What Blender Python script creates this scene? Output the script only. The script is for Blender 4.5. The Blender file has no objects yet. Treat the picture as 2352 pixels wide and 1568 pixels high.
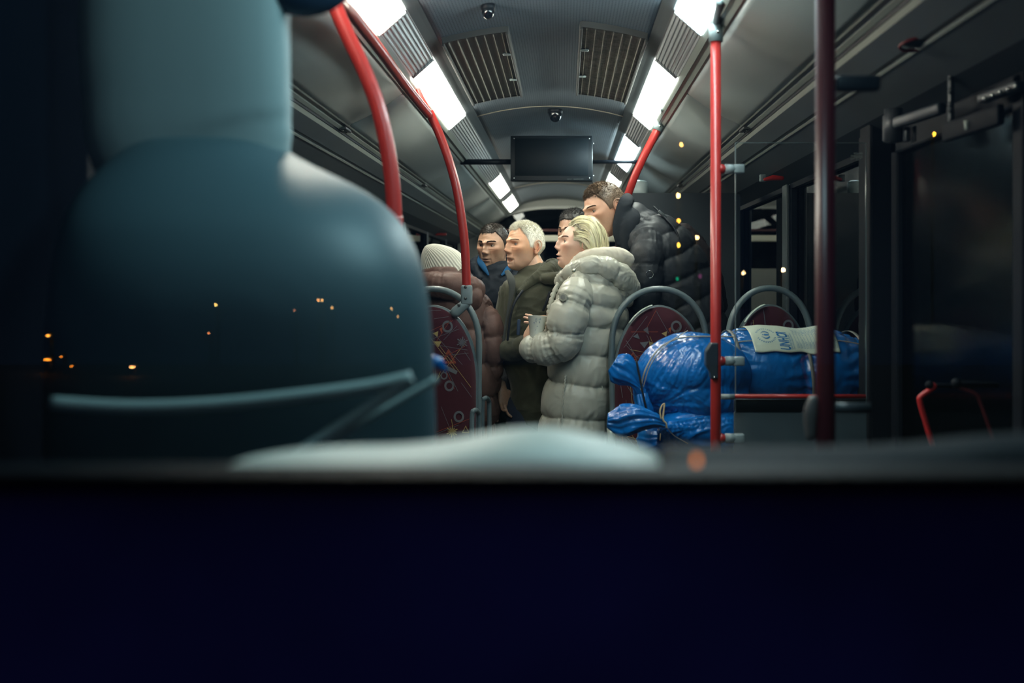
import bpy, bmesh, math, random
import numpy as np
from mathutils import Vector, Matrix

# ------------------------------------------------------------------ camera, world, light
SC = bpy.context.scene
COL = SC.collection
F = 2350.0                    # focal length in pixels of the 2352 px wide frame
VX, VY = 1297.0, 655.0        # where the bus axis vanishes
CZ = 1.35                     # lens height above the bus floor
cam_d = bpy.data.cameras.new('camera')
cam_d.sensor_width = 36.0
cam_d.lens = 36.0 * F / 2352.0
cam_d.shift_x = -(VX - 1176.0) / 2352.0
cam_d.shift_y = -(784.0 - VY) / 2352.0
cam_d.dof.use_dof = True
cam_d.dof.focus_distance = 4.85
cam_d.dof.aperture_fstop = 2.1
cam_d.clip_start = 0.02
cam = bpy.data.objects.new('camera', cam_d)
cam.location = (0, 0, CZ)
cam.rotation_euler = (math.pi / 2, 0, 0)
COL.objects.link(cam)
SC.camera = cam

world = bpy.data.worlds.new('night')
SC.world = world
world.use_nodes = True
bgn = world.node_tree.nodes['Background']
bgn.inputs[0].default_value = (0.006, 0.018, 0.050, 1)
bgn.inputs[1].default_value = 0.8
SC.view_settings.view_transform = 'Standard'
SC.view_settings.look = 'None'
SC.view_settings.gamma = 1.0
SC.view_settings.use_curve_mapping = False
SC.view_settings.exposure = 0.0
SC.cycles.max_bounces = 8
SC.cycles.transparent_max_bounces = 16
LAMP_POWER = 28.0              # emission of the ceiling panels
CAB_POWER = 7.5               # watts of the unseen fill light added over the driver's cab

def P(px, py, d):
    """point of the bus seen at photo pixel (px, py) at distance d along the bus"""
    return Vector(((px - VX) * d / F, d, CZ + (VY - py) * d / F))

cab = bpy.data.lights.new('cab_fill', 'AREA')  # fill light added out of frame to brighten the seat front and headrest
cab.energy = CAB_POWER
cab.color = (0.55, 0.92, 1.0)
cab.shape = 'RECTANGLE'
cab.size, cab.size_y = 0.3, 0.3
cabo = bpy.data.objects.new('cab_fill', cab)
cabo.location = (0.12, 1.36, 2.22)
cabo.rotation_euler = (math.radians(6), math.radians(24), 0)
COL.objects.link(cabo)

# ------------------------------------------------------------------ numpy noise
def _hash(ix, iy, iz, seed):
    h = (ix.astype(np.int64) * 374761393 + iy.astype(np.int64) * 668265263 + iz.astype(np.int64) * 2147483647 + seed * 974634777) & 0xFFFFFFFF
    h = ((h ^ (h >> 13)) * 1274126177) & 0xFFFFFFFF
    h = (h ^ (h >> 16)) & 0xFFFFFFFF
    return h / 4294967295.0 * 2 - 1

def vnoise(p, seed=0):
    p = np.asarray(p, float)
    i = np.floor(p).astype(np.int64)
    f = p - i
    f = f * f * (3 - 2 * f)
    out = 0
    for dx in (0, 1):
        wx = f[:, 0] if dx else 1 - f[:, 0]
        for dy in (0, 1):
            wy = f[:, 1] if dy else 1 - f[:, 1]
            for dz in (0, 1):
                wz = f[:, 2] if dz else 1 - f[:, 2]
                out = out + wx * wy * wz * _hash(i[:, 0] + dx, i[:, 1] + dy, i[:, 2] + dz, seed)
    return out

def fbm(p, seed=0, o=3):
    a, s = 0, 1.0
    for k in range(o):
        a = a + s * vnoise(np.asarray(p) * (2.03 ** k), seed + k)
        s *= 0.5
    return a

# ------------------------------------------------------------------ materials
def node(nt, t, **kw):
    n = nt.nodes.new(t)
    for k, v in kw.items():
        setattr(n, k, v)
    return n

def mat(name, rgb, rough=0.5, metal=0.0, bump=0.0, bscale=60.0, spec=0.5, var=0.0, vscale=8.0, attr=None,
        coat=0.0, sheen=0.0, sss=0.0, stretch=None, bdist=0.002):
    m = bpy.data.materials.new(name)
    m.use_nodes = True
    nt = m.node_tree
    b = nt.nodes['Principled BSDF']
    b.inputs['Base Color'].default_value = (*rgb, 1)
    b.inputs['Roughness'].default_value = rough
    b.inputs['Metallic'].default_value = metal
    b.inputs['Specular IOR Level'].default_value = spec
    b.inputs['Coat Weight'].default_value = coat
    b.inputs['Coat Roughness'].default_value = 0.08
    b.inputs['Sheen Weight'].default_value = sheen
    if sss:
        b.inputs['Subsurface Weight'].default_value = sss
        b.inputs['Subsurface Radius'].default_value = (0.012, 0.004, 0.002)
        b.inputs['Subsurface Scale'].default_value = 1.0
    tc = node(nt, 'ShaderNodeTexCoord')
    vec = tc.outputs['Object']
    if stretch:
        mp = node(nt, 'ShaderNodeMapping')
        mp.inputs['Scale'].default_value = stretch
        nt.links.new(vec, mp.inputs[0])
        vec = mp.outputs[0]
    base = None
    if attr:
        a = node(nt, 'ShaderNodeAttribute', attribute_name=attr)
        base = a.outputs['Color']
    if var:
        nz = node(nt, 'ShaderNodeTexNoise')
        nz.inputs['Scale'].default_value = vscale
        nz.inputs['Detail'].default_value = 4
        nt.links.new(vec, nz.inputs['Vector'])
        mr = node(nt, 'ShaderNodeMapRange')
        mr.inputs[1].default_value = 0.3
        mr.inputs[2].default_value = 0.7
        mr.inputs[3].default_value = 1 - var
        mr.inputs[4].default_value = 1 + var
        nt.links.new(nz.outputs[0], mr.inputs[0])
        vm = node(nt, 'ShaderNodeVectorMath', operation='SCALE')
        if base is not None:
            nt.links.new(base, vm.inputs[0])
        else:
            vm.inputs[0].default_value = rgb
        nt.links.new(mr.outputs[0], vm.inputs['Scale'])
        base = vm.outputs[0]
    if base is not None:
        nt.links.new(base, b.inputs['Base Color'])
    if bump:
        nz = node(nt, 'ShaderNodeTexNoise')
        nz.inputs['Scale'].default_value = bscale
        nz.inputs['Detail'].default_value = 5
        nt.links.new(vec, nz.inputs['Vector'])
        bp = node(nt, 'ShaderNodeBump')
        bp.inputs['Strength'].default_value = bump
        bp.inputs['Distance'].default_value = bdist
        nt.links.new(nz.outputs[0], bp.inputs['Height'])
        nt.links.new(bp.outputs[0], b.inputs['Normal'])
    return m

def emat(name, rgb, s):
    m = bpy.data.materials.new(name)
    m.use_nodes = True
    b = m.node_tree.nodes['Principled BSDF']
    b.inputs['Base Color'].default_value = (*rgb, 1)
    b.inputs['Emission Color'].default_value = (*rgb, 1)
    b.inputs['Emission Strength'].default_value = s
    return m

def glass(name, tint=(0.9, 0.95, 0.95), ior=1.45, fac=None, rough=0.0):
    m = bpy.data.materials.new(name)
    m.use_nodes = True
    nt = m.node_tree
    nt.nodes.clear()
    o = node(nt, 'ShaderNodeOutputMaterial')
    t = node(nt, 'ShaderNodeBsdfTransparent')
    t.inputs[0].default_value = (*tint, 1)
    g = node(nt, 'ShaderNodeBsdfGlossy')
    g.inputs['Roughness'].default_value = rough
    fr = node(nt, 'ShaderNodeFresnel')
    fr.inputs['IOR'].default_value = ior
    mx = node(nt, 'ShaderNodeMixShader')
    nt.links.new(fr.outputs[0], mx.inputs[0])
    nt.links.new(t.outputs[0], mx.inputs[1])
    nt.links.new(g.outputs[0], mx.inputs[2])
    nt.links.new(mx.outputs[0], o.inputs[0])
    return m

def rib_mat(name, rgb, freq, depth, dark=0.5, dots=False, rough=0.5):
    """fine grooves running along the bus"""
    m = mat(name, rgb, rough, spec=0.3)
    nt = m.node_tree
    b = nt.nodes['Principled BSDF']
    tc = node(nt, 'ShaderNodeTexCoord')
    sp = node(nt, 'ShaderNodeSeparateXYZ')
    nt.links.new(tc.outputs['Object'], sp.inputs[0])
    def tri(sock, f, thr):
        a = node(nt, 'ShaderNodeMath', operation='MULTIPLY'); a.inputs[1].default_value = f
        nt.links.new(sock, a.inputs[0])
        c = node(nt, 'ShaderNodeMath', operation='PINGPONG'); c.inputs[1].default_value = 0.5
        nt.links.new(a.outputs[0], c.inputs[0])
        d = node(nt, 'ShaderNodeMapRange', interpolation_type='SMOOTHSTEP')
        d.inputs[1].default_value = thr; d.inputs[2].default_value = thr + 0.12
        nt.links.new(c.outputs[0], d.inputs[0])
        return d.outputs[0]
    x = tri(sp.outputs[0], freq, 0.10)
    if dots:
        y = tri(sp.outputs[1], 45.0, 0.16)
        mx = node(nt, 'ShaderNodeMath', operation='MAXIMUM')
        inv = node(nt, 'ShaderNodeMath', operation='SUBTRACT'); inv.inputs[0].default_value = 1
        nt.links.new(y, inv.inputs[1])
        nt.links.new(x, mx.inputs[0]); nt.links.new(inv.outputs[0], mx.inputs[1])
        x = mx.outputs[0]
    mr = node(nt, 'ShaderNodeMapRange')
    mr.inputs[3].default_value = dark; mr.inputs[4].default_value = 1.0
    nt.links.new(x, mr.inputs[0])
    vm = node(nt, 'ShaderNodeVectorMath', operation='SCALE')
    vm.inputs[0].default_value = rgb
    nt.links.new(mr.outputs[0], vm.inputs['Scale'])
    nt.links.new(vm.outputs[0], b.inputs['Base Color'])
    bp = node(nt, 'ShaderNodeBump'); bp.inputs['Strength'].default_value = 0.6; bp.inputs['Distance'].default_value = depth
    nt.links.new(x, bp.inputs['Height'])
    nt.links.new(bp.outputs[0], b.inputs['Normal'])
    return m

# ------------------------------------------------------------------ mesh helpers
def wloc(o):
    v = Vector((0, 0, 0))
    while o:
        v += o.location
        o = o.parent
    return v

def tag(o, label=None, cat=None, group=None, kind=None):
    if label: o['label'] = label
    if cat: o['category'] = cat
    if group: o['group'] = group
    if kind: o['kind'] = kind
    return o

def thing(name, loc, label, cat, group=None):
    o = bpy.data.objects.new(name, None)
    o.location = loc
    o.empty_display_size = 0.1
    COL.objects.link(o)
    return tag(o, label, cat, group)

class MB:
    def __init__(s):
        s.v, s.f, s.m, s.c = [], [], [], []
    def add(s, v, f, mi=0, col=None):
        n = len(s.v)
        s.v += [tuple(x) for x in v]
        s.f += [tuple(i + n for i in q) for q in f]
        s.m += [mi] * len(f)
        s.c += [col or (1, 1, 1)] * len(v)
        return s
    def build(s, name, mats, parent=None, smooth=True, label=None):
        me = bpy.data.meshes.new(name)
        me.from_pydata(s.v, [], s.f)
        if not isinstance(mats, (list, tuple)):
            mats = [mats]
        for m in mats:
            me.materials.append(m)
        me.polygons.foreach_set('material_index', s.m)
        if smooth:
            me.polygons.foreach_set('use_smooth', [True] * len(s.f))
        if any(c != (1, 1, 1) for c in s.c):
            a = me.color_attributes.new('Col', 'FLOAT_COLOR', 'POINT')
            a.data.foreach_set('color', np.hstack([np.array(s.c, float), np.ones((len(s.c), 1))]).ravel())
        me.update()
        o = bpy.data.objects.new(name, me)
        COL.objects.link(o)
        if parent:
            o.parent = parent
            o.location = -wloc(parent)
        if label: o['label'] = label
        return o

def link_mesh(me, name, parent=None):
    o = bpy.data.objects.new(name, me)
    COL.objects.link(o)
    if parent:
        o.parent = parent
        o.location = -wloc(parent)
    return o

def box(c, s, M=None):
    x, y, z = [k / 2 for k in s]
    v = [Vector((a * x, b * y, d * z)) for d in (-1, 1) for b in (-1, 1) for a in (-1, 1)]
    if M is not None: v = [M @ p for p in v]
    v = [p + Vector(c) for p in v]
    f = [(0, 2, 3, 1), (4, 5, 7, 6), (0, 1, 5, 4), (2, 6, 7, 3), (0, 4, 6, 2), (1, 3, 7, 5)]
    return v, f

def rbox(c, s, r=0.01, seg=3, M=None):
    """box with rounded edges"""
    bm = bmesh.new()
    bmesh.ops.create_cube(bm, size=1)
    for v in bm.verts:
        v.co = Vector((v.co.x * s[0], v.co.y * s[1], v.co.z * s[2]))
    bmesh.ops.bevel(bm, geom=bm.edges[:], offset=min(r, min(s) * 0.48), segments=seg, profile=0.5, affect='EDGES')
    bm.verts.index_update()
    v = [(M @ x.co if M is not None else x.co.copy()) + Vector(c) for x in bm.verts]
    f = [tuple(q.index for q in p.verts) for p in bm.faces]
    bm.free()
    return v, f

def frame(t, ref):
    t = t.normalized()
    a = ref - t * ref.dot(t)
    if a.length < 1e-4:
        a = Vector((0, 0, 1)) - t * t.z
        if a.length < 1e-4: a = Vector((1, 0, 0))
    a.normalize()
    return a, t.cross(a)

def loft(pts, rad, ref=Vector((1, 0, 0)), n=20, cap=True, round_cap=True, ex=2.0):
    """tube of elliptical rings through pts; rad items r or (ra, rb): ra along ref"""
    pts = [Vector(p) for p in pts]
    if not isinstance(rad, (list, tuple)) or (len(rad) == 2 and len(pts) != 2 and not isinstance(rad[0], (tuple, list))):
        rad = [rad] * len(pts)
    rad = [(r, r) if not isinstance(r, (tuple, list)) else r for r in rad]
    V, Fc = [], []
    N = len(pts)
    T = []
    for i in range(N):
        t = pts[min(i + 1, N - 1)] - pts[max(i - 1, 0)]
        T.append(t.normalized())
    rings = []
    if cap and round_cap:
        for k in (3, 2, 1):
            a = k / 3.0 * math.pi / 2 * 0.93
            rm = min(rad[0])
            rings.append((pts[0] - T[0] * rm * math.sin(a), T[0], (rad[0][0] * math.cos(a), rad[0][1] * math.cos(a))))
    for i in range(N):
        rings.append((pts[i], T[i], rad[i]))
    if cap and round_cap:
        for k in (1, 2, 3):
            a = k / 3.0 * math.pi / 2 * 0.93
            rm = min(rad[-1])
            rings.append((pts[-1] + T[-1] * rm * math.sin(a), T[-1], (rad[-1][0] * math.cos(a), rad[-1][1] * math.cos(a))))
    prev = None
    for (p, t, r) in rings:
        if prev is None:
            A, B = frame(t, ref)
        else:
            A, B = frame(t, ref if abs(t.dot(ref.normalized())) < 0.9 else prev)
            if A.dot(prev) < 0: A, B = -A, -B
        prev = A
        for k in range(n):
            an = 2 * math.pi * k / n
            c, s_ = math.cos(an), math.sin(an)
            if ex != 2.0:
                c = math.copysign(abs(c) ** (2 / ex), c); s_ = math.copysign(abs(s_) ** (2 / ex), s_)
            V.append(p + A * (r[0] * c) + B * (r[1] * s_))
    R = len(rings)
    for i in range(R - 1):
        for k in range(n):
            k2 = (k + 1) % n
            Fc.append((i * n + k, i * n + k2, (i + 1) * n + k2, (i + 1) * n + k))
    if cap:
        Fc.append(tuple(range(n - 1, -1, -1)))
        Fc.append(tuple((R - 1) * n + k for k in range(n)))
    return V, Fc

def smooth_path(pts, rad=None, k=6):
    pts = [Vector(p) for p in pts]
    out, ro = [], []
    n = len(pts)
    R = None
    if rad is not None:
        R = [(r, r) if not isinstance(r, (tuple, list)) else tuple(r) for r in rad]
    for i in range(n - 1):
        p0, p1, p2, p3 = pts[max(i - 1, 0)], pts[i], pts[i + 1], pts[min(i + 2, n - 1)]
        for j in range(k):
            t = j / k
            out.append(0.5 * ((2 * p1) + (p2 - p0) * t + (2 * p0 - 5 * p1 + 4 * p2 - p3) * t * t + (3 * p1 - p0 - 3 * p2 + p3) * t ** 3))
            if R:
                q0, q1, q2, q3 = R[max(i - 1, 0)], R[i], R[i + 1], R[min(i + 2, n - 1)]
                ro.append(tuple(max(0.001, 0.5 * ((2 * b) + (c - a) * t + (2 * a - 5 * b + 4 * c - d) * t * t + (3 * b - a - 3 * c + d) * t ** 3)) for a, b, c, d in zip(q0, q1, q2, q3)))
    out.append(pts[-1])
    if R:
        ro.append(R[-1])
        return out, ro
    return out

def tube(pts, r, n=16, k=8, cap=True):
    p = smooth_path(pts, None, k) if k > 1 else pts
    return loft(p, [r] * len(p), n=n, cap=cap, round_cap=False)

def ell(c, r, n=24, M=None):
    V, Fc = [], []
    m = n // 2
    for i in range(m + 1):
        th = math.pi * (i + 0.02) / (m + 0.04)
        for k in range(n):
            ph = 2 * math.pi * k / n
            v = Vector((r[0] * math.sin(th) * math.cos(ph), r[1] * math.sin(th) * math.sin(ph), r[2] * math.cos(th)))
            if M is not None: v = M @ v
            V.append(v + Vector(c))
    for i in range(m):
        for k in range(n):
            k2 = (k + 1) % n
            Fc.append((i * n + k, (i + 1) * n + k, (i + 1) * n + k2, i * n + k2))
    Fc.append(tuple(range(n)))
    Fc.append(tuple(m * n + k for k in range(n - 1, -1, -1)))
    return V, Fc

def prism(poly, y0, y1):
    """polygon of (x, z) extruded along y"""
    n = len(poly)
    v = [(x, y0, z) for x, z in poly] + [(x, y1, z) for x, z in poly]
    f = [tuple(range(n)), tuple(range(2 * n - 1, n - 1, -1))]
    for i in range(n):
        j = (i + 1) % n
        f.append((i, i + n, j + n, j))
    return v, f

def sheet(line, y0, y1, th=0.01, n=1):
    """open (x,z) line extruded along the bus, given thickness to the outside (up / outwards)"""
    L = [Vector((x, 0, z)) for x, z in line]
    off = []
    for i in range(len(L)):
        t = (L[min(i + 1, len(L) - 1)] - L[max(i - 1, 0)]).normalized()
        nn = Vector((-t.z, 0, t.x))
        if nn.z < 0 or (abs(nn.z) < 1e-3 and nn.x * L[i].x < 0): nn = -nn
        off.append(L[i] + nn * th)
    poly = [(p.x, p.z) for p in L] + [(p.x, p.z) for p in reversed(off)]
    return prism(poly, y0, y1)

def remesh(mb, voxel, smooth_it=2, smooth_f=0.5):
    """voxel-union of all shapes in mb: returns a mesh datablock"""
    me = bpy.data.meshes.new('tmp')
    me.from_pydata(mb.v, [], mb.f)
    bm = bmesh.new(); bm.from_mesh(me)
    bmesh.ops.recalc_face_normals(bm, faces=bm.faces[:])
    bm.to_mesh(me); bm.free()
    o = bpy.data.objects.new('tmp', me)
    COL.objects.link(o)
    md = o.modifiers.new('r', 'REMESH')
    md.mode = 'VOXEL'; md.voxel_size = voxel
    if smooth_it:
        s = o.modifiers.new('s', 'SMOOTH')
        s.factor = smooth_f; s.iterations = smooth_it
    dg = bpy.context.evaluated_depsgraph_get()
    out = bpy.data.meshes.new_from_object(o.evaluated_get(dg))
    bpy.data.objects.remove(o); bpy.data.meshes.remove(me)
    out.polygons.foreach_set('use_smooth', [True] * len(out.polygons))
    return out

def get_co(me):
    a = np.empty(len(me.vertices) * 3); me.vertices.foreach_get('co', a)
    b = np.empty(len(me.vertices) * 3); me.vertices.foreach_get('normal', b)
    return a.reshape(-1, 3), b.reshape(-1, 3)

def set_co(me, co):
    me.vertices.foreach_set('co', co.ravel()); me.update()

def set_col(me, col):
    a = me.color_attributes.new('Col', 'FLOAT_COLOR', 'POINT')
    a.data.foreach_set('color', np.hstack([col, np.ones((len(col), 1))]).ravel())

def text_mesh(s, size, shear=0.0, bold=0.0):
    c = bpy.data.curves.new('t', 'FONT')
    c.body = s; c.size = size; c.shear = shear; c.resolution_u = 3; c.offset = bold
    o = bpy.data.objects.new('t', c); COL.objects.link(o)
    dg = bpy.context.evaluated_depsgraph_get()
    me = bpy.data.meshes.new_from_object(o.evaluated_get(dg))
    v = [tuple(x.co) for x in me.vertices]; f = [tuple(p.vertices) for p in me.polygons]
    bpy.data.objects.remove(o); bpy.data.curves.remove(c); bpy.data.meshes.remove(me)
    return v, f

def copy_tree(o, parent=None):
    c = o.copy(); COL.objects.link(c)
    if parent: c.parent = parent
    for ch in list(o.children): copy_tree(ch, c)
    return c
# ------------------------------------------------------------------ shared materials
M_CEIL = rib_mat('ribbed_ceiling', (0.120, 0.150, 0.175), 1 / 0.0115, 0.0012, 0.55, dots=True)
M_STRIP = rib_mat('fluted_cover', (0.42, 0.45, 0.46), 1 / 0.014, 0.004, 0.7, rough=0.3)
M_COVE = mat('cove_plastic', (0.27, 0.30, 0.29), 0.42, bump=0.08, bscale=300, var=0.05, vscale=3)
M_COVE2 = mat('lower_cove', (0.10, 0.12, 0.13), 0.5, var=0.06, vscale=4)
M_RAIL = mat('rail_aluminium', (0.27, 0.30, 0.27), 0.42, metal=0.15, spec=.3)
M_RAILD = mat('rail_groove', (0.05, 0.055, 0.055), 0.4)
M_RED = mat('red_paint', (0.38, 0.024, 0.020), 0.38, coat=0.12, bump=0.03, bscale=25)
M_GREY = mat('grey_clamp', (0.20, 0.25, 0.26), 0.38, bump=0.1, bscale=400)
M_DARK = mat('black_plastic', (0.010, 0.014, 0.020), 0.5, spec=.3)
M_DOOR = mat('black_rubber', (0.004, 0.006, 0.010), 0.6, spec=.12)
M_WALL = mat('wall_panel', (0.055, 0.07, 0.08), 0.55, var=0.06, spec=.3)
M_FLOOR = mat('floor_vinyl', (0.05, 0.055, 0.06), 0.6, bump=0.2, bscale=500, var=0.15, vscale=200)
M_STEEL = mat('screw_steel', (0.6, 0.6, 0.58), 0.25, metal=1.0)
M_NIGHT = glass('window_glass', (0.35, 0.42, 0.45), 1.5)
M_CLEAR = glass('clear_glass', (0.93, 0.96, 0.96), 1.45)
M_TINT = glass('smoked_glass', (0.30, 0.34, 0.36), 1.5)
M_BLACKGLASS = mat('screen_glass', (0.012, 0.020, 0.026), 0.55, spec=0.3)

XC = -0.085
def S(side, X): return XC + side * X          # distance from the bus centre line -> x
Y0, Y1 = 0.74, 12.4

def struct(mb, name, m, smooth=False):
    return tag(mb.build(name, m, smooth=smooth), kind='structure')

# ceiling: arched ribbed centre
mb = MB()
arc = [(S(1, -0.425 + 0.85 * i / 24), CZ + 0.98 + 0.06 * (1 - (2 * i / 24 - 1) ** 2)) for i in range(25)]
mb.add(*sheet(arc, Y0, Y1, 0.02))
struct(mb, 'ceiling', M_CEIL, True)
# bright raised joints between the ceiling sections
for i, (d, w) in enumerate(((5.93, 0.012), (10.3, 0.04), (1.5, 0.012))):
    mb = MB(); a2 = [(x, z - 0.004) for x, z in arc]
    mb.add(*sheet(a2, d, d + w, 0.01))
    struct(mb, 'trim_%d' % (i + 1), mat('joint_strip', (0.36, 0.33, 0.26), 0.4), True)

tn = 4
for side, sn in ((-1, 'left'), (1, 'right')):
    # narrow edge profile, fluted light cover, rails
    mb = MB().add(*sheet([(S(side, .42), CZ + .98), (S(side, .435), CZ + .972), (S(side, .462), CZ + .955)], Y0, Y1, .02))
    struct(mb, 'trim_%d' % tn, M_COVE2); tn += 1
    line = []
    for i in range(49):
        t = i / 48
        a = .5 * (1 - math.cos(2 * math.pi * t * 8))
        line.append((S(side, .462 + .098 * t), CZ + .955 - .088 * t + 0.004 * a))
    mb = MB().add(*sheet(line, Y0, Y1, .02))
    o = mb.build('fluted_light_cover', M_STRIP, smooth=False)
    tag(o, 'long fluted plastic light cover along the %s side of the ceiling' % sn, 'light cover', 'fluted light covers')
    for k, (Xa, ha, Xb, hb, mm) in enumerate(((.560, .867, .575, .845, M_RAIL), (.575, .850, .588, .842, M_RAILD), (.588, .845, .603, .828, M_RAIL), (.603, .832, .612, .826, M_RAILD))):
        mb = MB().add(*sheet([(S(side, Xa), CZ + ha), (S(side, Xb), CZ + hb)], Y0, Y1, .02))
        struct(mb, 'trim_%d' % tn, mm); tn += 1
    # cove panels with joints
    ys = [Y0, 1.95, 4.42, 6.9, 9.6, Y1]
    for a, b in zip(ys[:-1], ys[1:]):
        ln = []
        for i in range(13):
            t = i / 12
            ln.append((S(side, .612 + (.845 - .612) * t), CZ + .828 + (.69 - .828) * t - 0.012 * math.sin(math.pi * t)))
        mb = MB().add(*sheet(ln, a + .012, b - .012, .015))
        o = struct(mb, 'ceiling_%s' % sn, M_COVE, True)
    mb = MB().add(*sheet([(S(side, .60), CZ + .85), (S(side, .85), CZ + .71)], Y0, Y1, .01))
    struct(mb, 'trim_%d' % tn, M_DARK); tn += 1
    # double rail under the cove
    prof = [(.842, .694, .852, .686, M_RAIL), (.852, .696, .868, .684, M_RAILD), (.866, .676, .880, .668, M_RAIL), (.880, .678, .886, .660, M_DARK), (.884, .655, .892, .640, M_RAIL),
            (.892, .640, .960, .605, M_COVE2), (.960, .606, .972, .602, M_DARK), (.970, .595, .976, .590, M_RAIL), (.976, .592, 1.10, .545, M_COVE2), (1.10, .545, 1.2, .50, mat('window_header', (0.02, .028, .036), .5, spec=.2))]
    for (Xa, ha, Xb, hb, mm) in prof:
        mb = MB().add(*sheet([(S(side, Xa), CZ + ha), (S(side, Xb), CZ + hb)], Y0, Y1, .012))
        struct(mb, 'trim_%d' % tn, mm); tn += 1
    # rail joint brackets with screws
    for y in (1.95, 4.42, 6.9, 9.6):
        t = thing('rail_bracket', (S(side, .86), y, CZ + .68), 'small dark bracket in the %s ceiling rail at a panel joint' % sn, 'bracket', 'ceiling rail brackets %s' % sn)
        MB().add(*rbox((S(side, .862), y, CZ + .672), (.03, .11, .012), .003)).build('plate', M_RAILD, t)
        for k in (-.035, .035):
            MB().add(*ell((S(side, .866), y + k, CZ + .664), (.005, .005, .003), 10)).build('screw', M_STEEL, t)
    # side wall below and above windows, pillars, panes
    xw = S(side, 1.2)
    def slab(za, zb, ya, yb, th=.06, off=0):
        return box((xw + side * (th / 2 + off), (ya + yb) / 2, (za + zb) / 2), (th, yb - ya, zb - za))
    mb = MB()
    ylo = 3.55 if side > 0 else Y0
    mb.add(*slab(0, CZ - .42, ylo, Y1)); mb.add(*slab(CZ + .5, CZ + .95, Y0, Y1))
    for y in (3.62, 5.10, 6.6, 8.1, 9.6, 11.1):
        mb.add(*slab(CZ - .42, CZ + .5, y - .045, y + .045))
    struct(mb, 'wall_%s' % sn, M_WALL)
    if side < 0: tag(MB().add(*slab(CZ - .45, CZ + .52, Y0, 3.0, .02, -.03)).build('trim_80', M_DOOR, smooth=False), kind='structure')  # dark blind added over the front window to stop its reflections
    ps = [3.665, 5.055], [5.145, 6.555], [6.645, 8.055], [8.145, 9.555], [9.645, 11.055], [11.145, 12.3]
    if side < 0: ps = ([Y0 + .1, 3.575],) + ps
    for i, (a, b) in enumerate(ps):
        mb = MB().add(*slab(CZ - .42, CZ + .5, a, b, .006, .03))
        struct(mb, 'window_%d' % (i + 1 + (10 if side > 0 else 0)), M_NIGHT)
        # black gasket frame
        mb = MB()
        for z in (CZ - .41, CZ + .49): mb.add(*box((xw + side * .012, (a + b) / 2, z), (.025, b - a, .03)))
        for y in (a + .015, b - .015): mb.add(*box((xw + side * .012, y, CZ + .04), (.025, .03, .88)))
        struct(mb, 'trim_%d' % tn, M_DOOR); tn += 1
    # pale pillar covers
    if side > 0: struct(MB().add(*rbox((xw - .025, 3.60, CZ - .1), (.07, .16, 1.3), .01, 2)), 'trim_81', M_DOOR)
    for y in (5.10, 6.6, 8.1):
        mb = MB().add(*rbox((xw - side * .012, y, CZ + .04), (.02, .10, .92), .008))
        struct(mb, 'trim_%d' % tn, mat('pillar_cover', (0.07, .085, .09), .5, spec=.2)); tn += 1

struct(MB().add(*box((XC, (Y0 + Y1) / 2, -.03), (2.5, Y1 - Y0, .06))), 'floor', M_FLOOR)

# rear wall with its arched window
mb = MB()
out, inn = [], []
for i in range(33):
    t = math.pi * i / 32
    out.append((XC - 1.26 * math.cos(t), 1.12))
ih = lambda X: CZ + .95 - .30 * (abs(X) / .95) ** 2.6
N = 32
xs = [-0.95 + 1.9 * i / N for i in range(N + 1)]
top = [(XC + X, ih(X)) for X in xs]
outer = [(XC + X, CZ + 1.10) for X in xs]
for i in range(N):
    mb.add(*prism([top[i], top[i + 1], outer[i + 1], outer[i]], Y1 - .08, Y1))
mb.add(*prism([(XC - 1.3, 0), (XC - .95, 0), (XC - .95, CZ + 1.1), (XC - 1.3, CZ + 1.1)], Y1 - .08, Y1))
mb.add(*prism([(XC + .95, 0), (XC + 1.3, 0), (XC + 1.3, CZ + 1.1), (XC + .95, CZ + 1.1)], Y1 - .08, Y1))
mb.add(*prism([(XC - .95, 0), (XC + .95, 0), (XC + .95, CZ + .2), (XC - .95, CZ + .2)], Y1 - .08, Y1))
struct(mb, 'wall_rear', mat('rear_wall', (.24, .245, .22), .45))
tp, rr = smooth_path([(x, Y1 - .09, z - .012) for x, z in top], [(.012, .02)] * len(top), 2)
mb = MB().add(*loft(tp, rr, ref=Vector((0, 1, 0)), n=10))
struct(mb, 'trim_%d' % tn, mat('arch_lip', (.40, .41, .38), .35), True); tn += 1
struct(MB().add(*box((XC, Y1 - .02, CZ + .55), (1.9, .008, .8))), 'window_30', M_NIGHT)
struct(MB().add(*rbox((XC, Y1 - .12, CZ + .562), (1.88, .05, .075), .01)), 'trim_%d' % tn, mat('rear_sill', (.5, .49, .40), .4)); tn += 1
struct(MB().add(*rbox((XC, Y1 - .12, CZ + .66), (1.88, .04, .03), .01)), 'trim_%d' % tn, mat('rear_dark_red', (.05, .012, .012), .5)); tn += 1
struct(MB().add(*box((XC, Y1 + .4, CZ - .2), (3, .05, 3.6))), 'wall_outside', M_DOOR)

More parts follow.
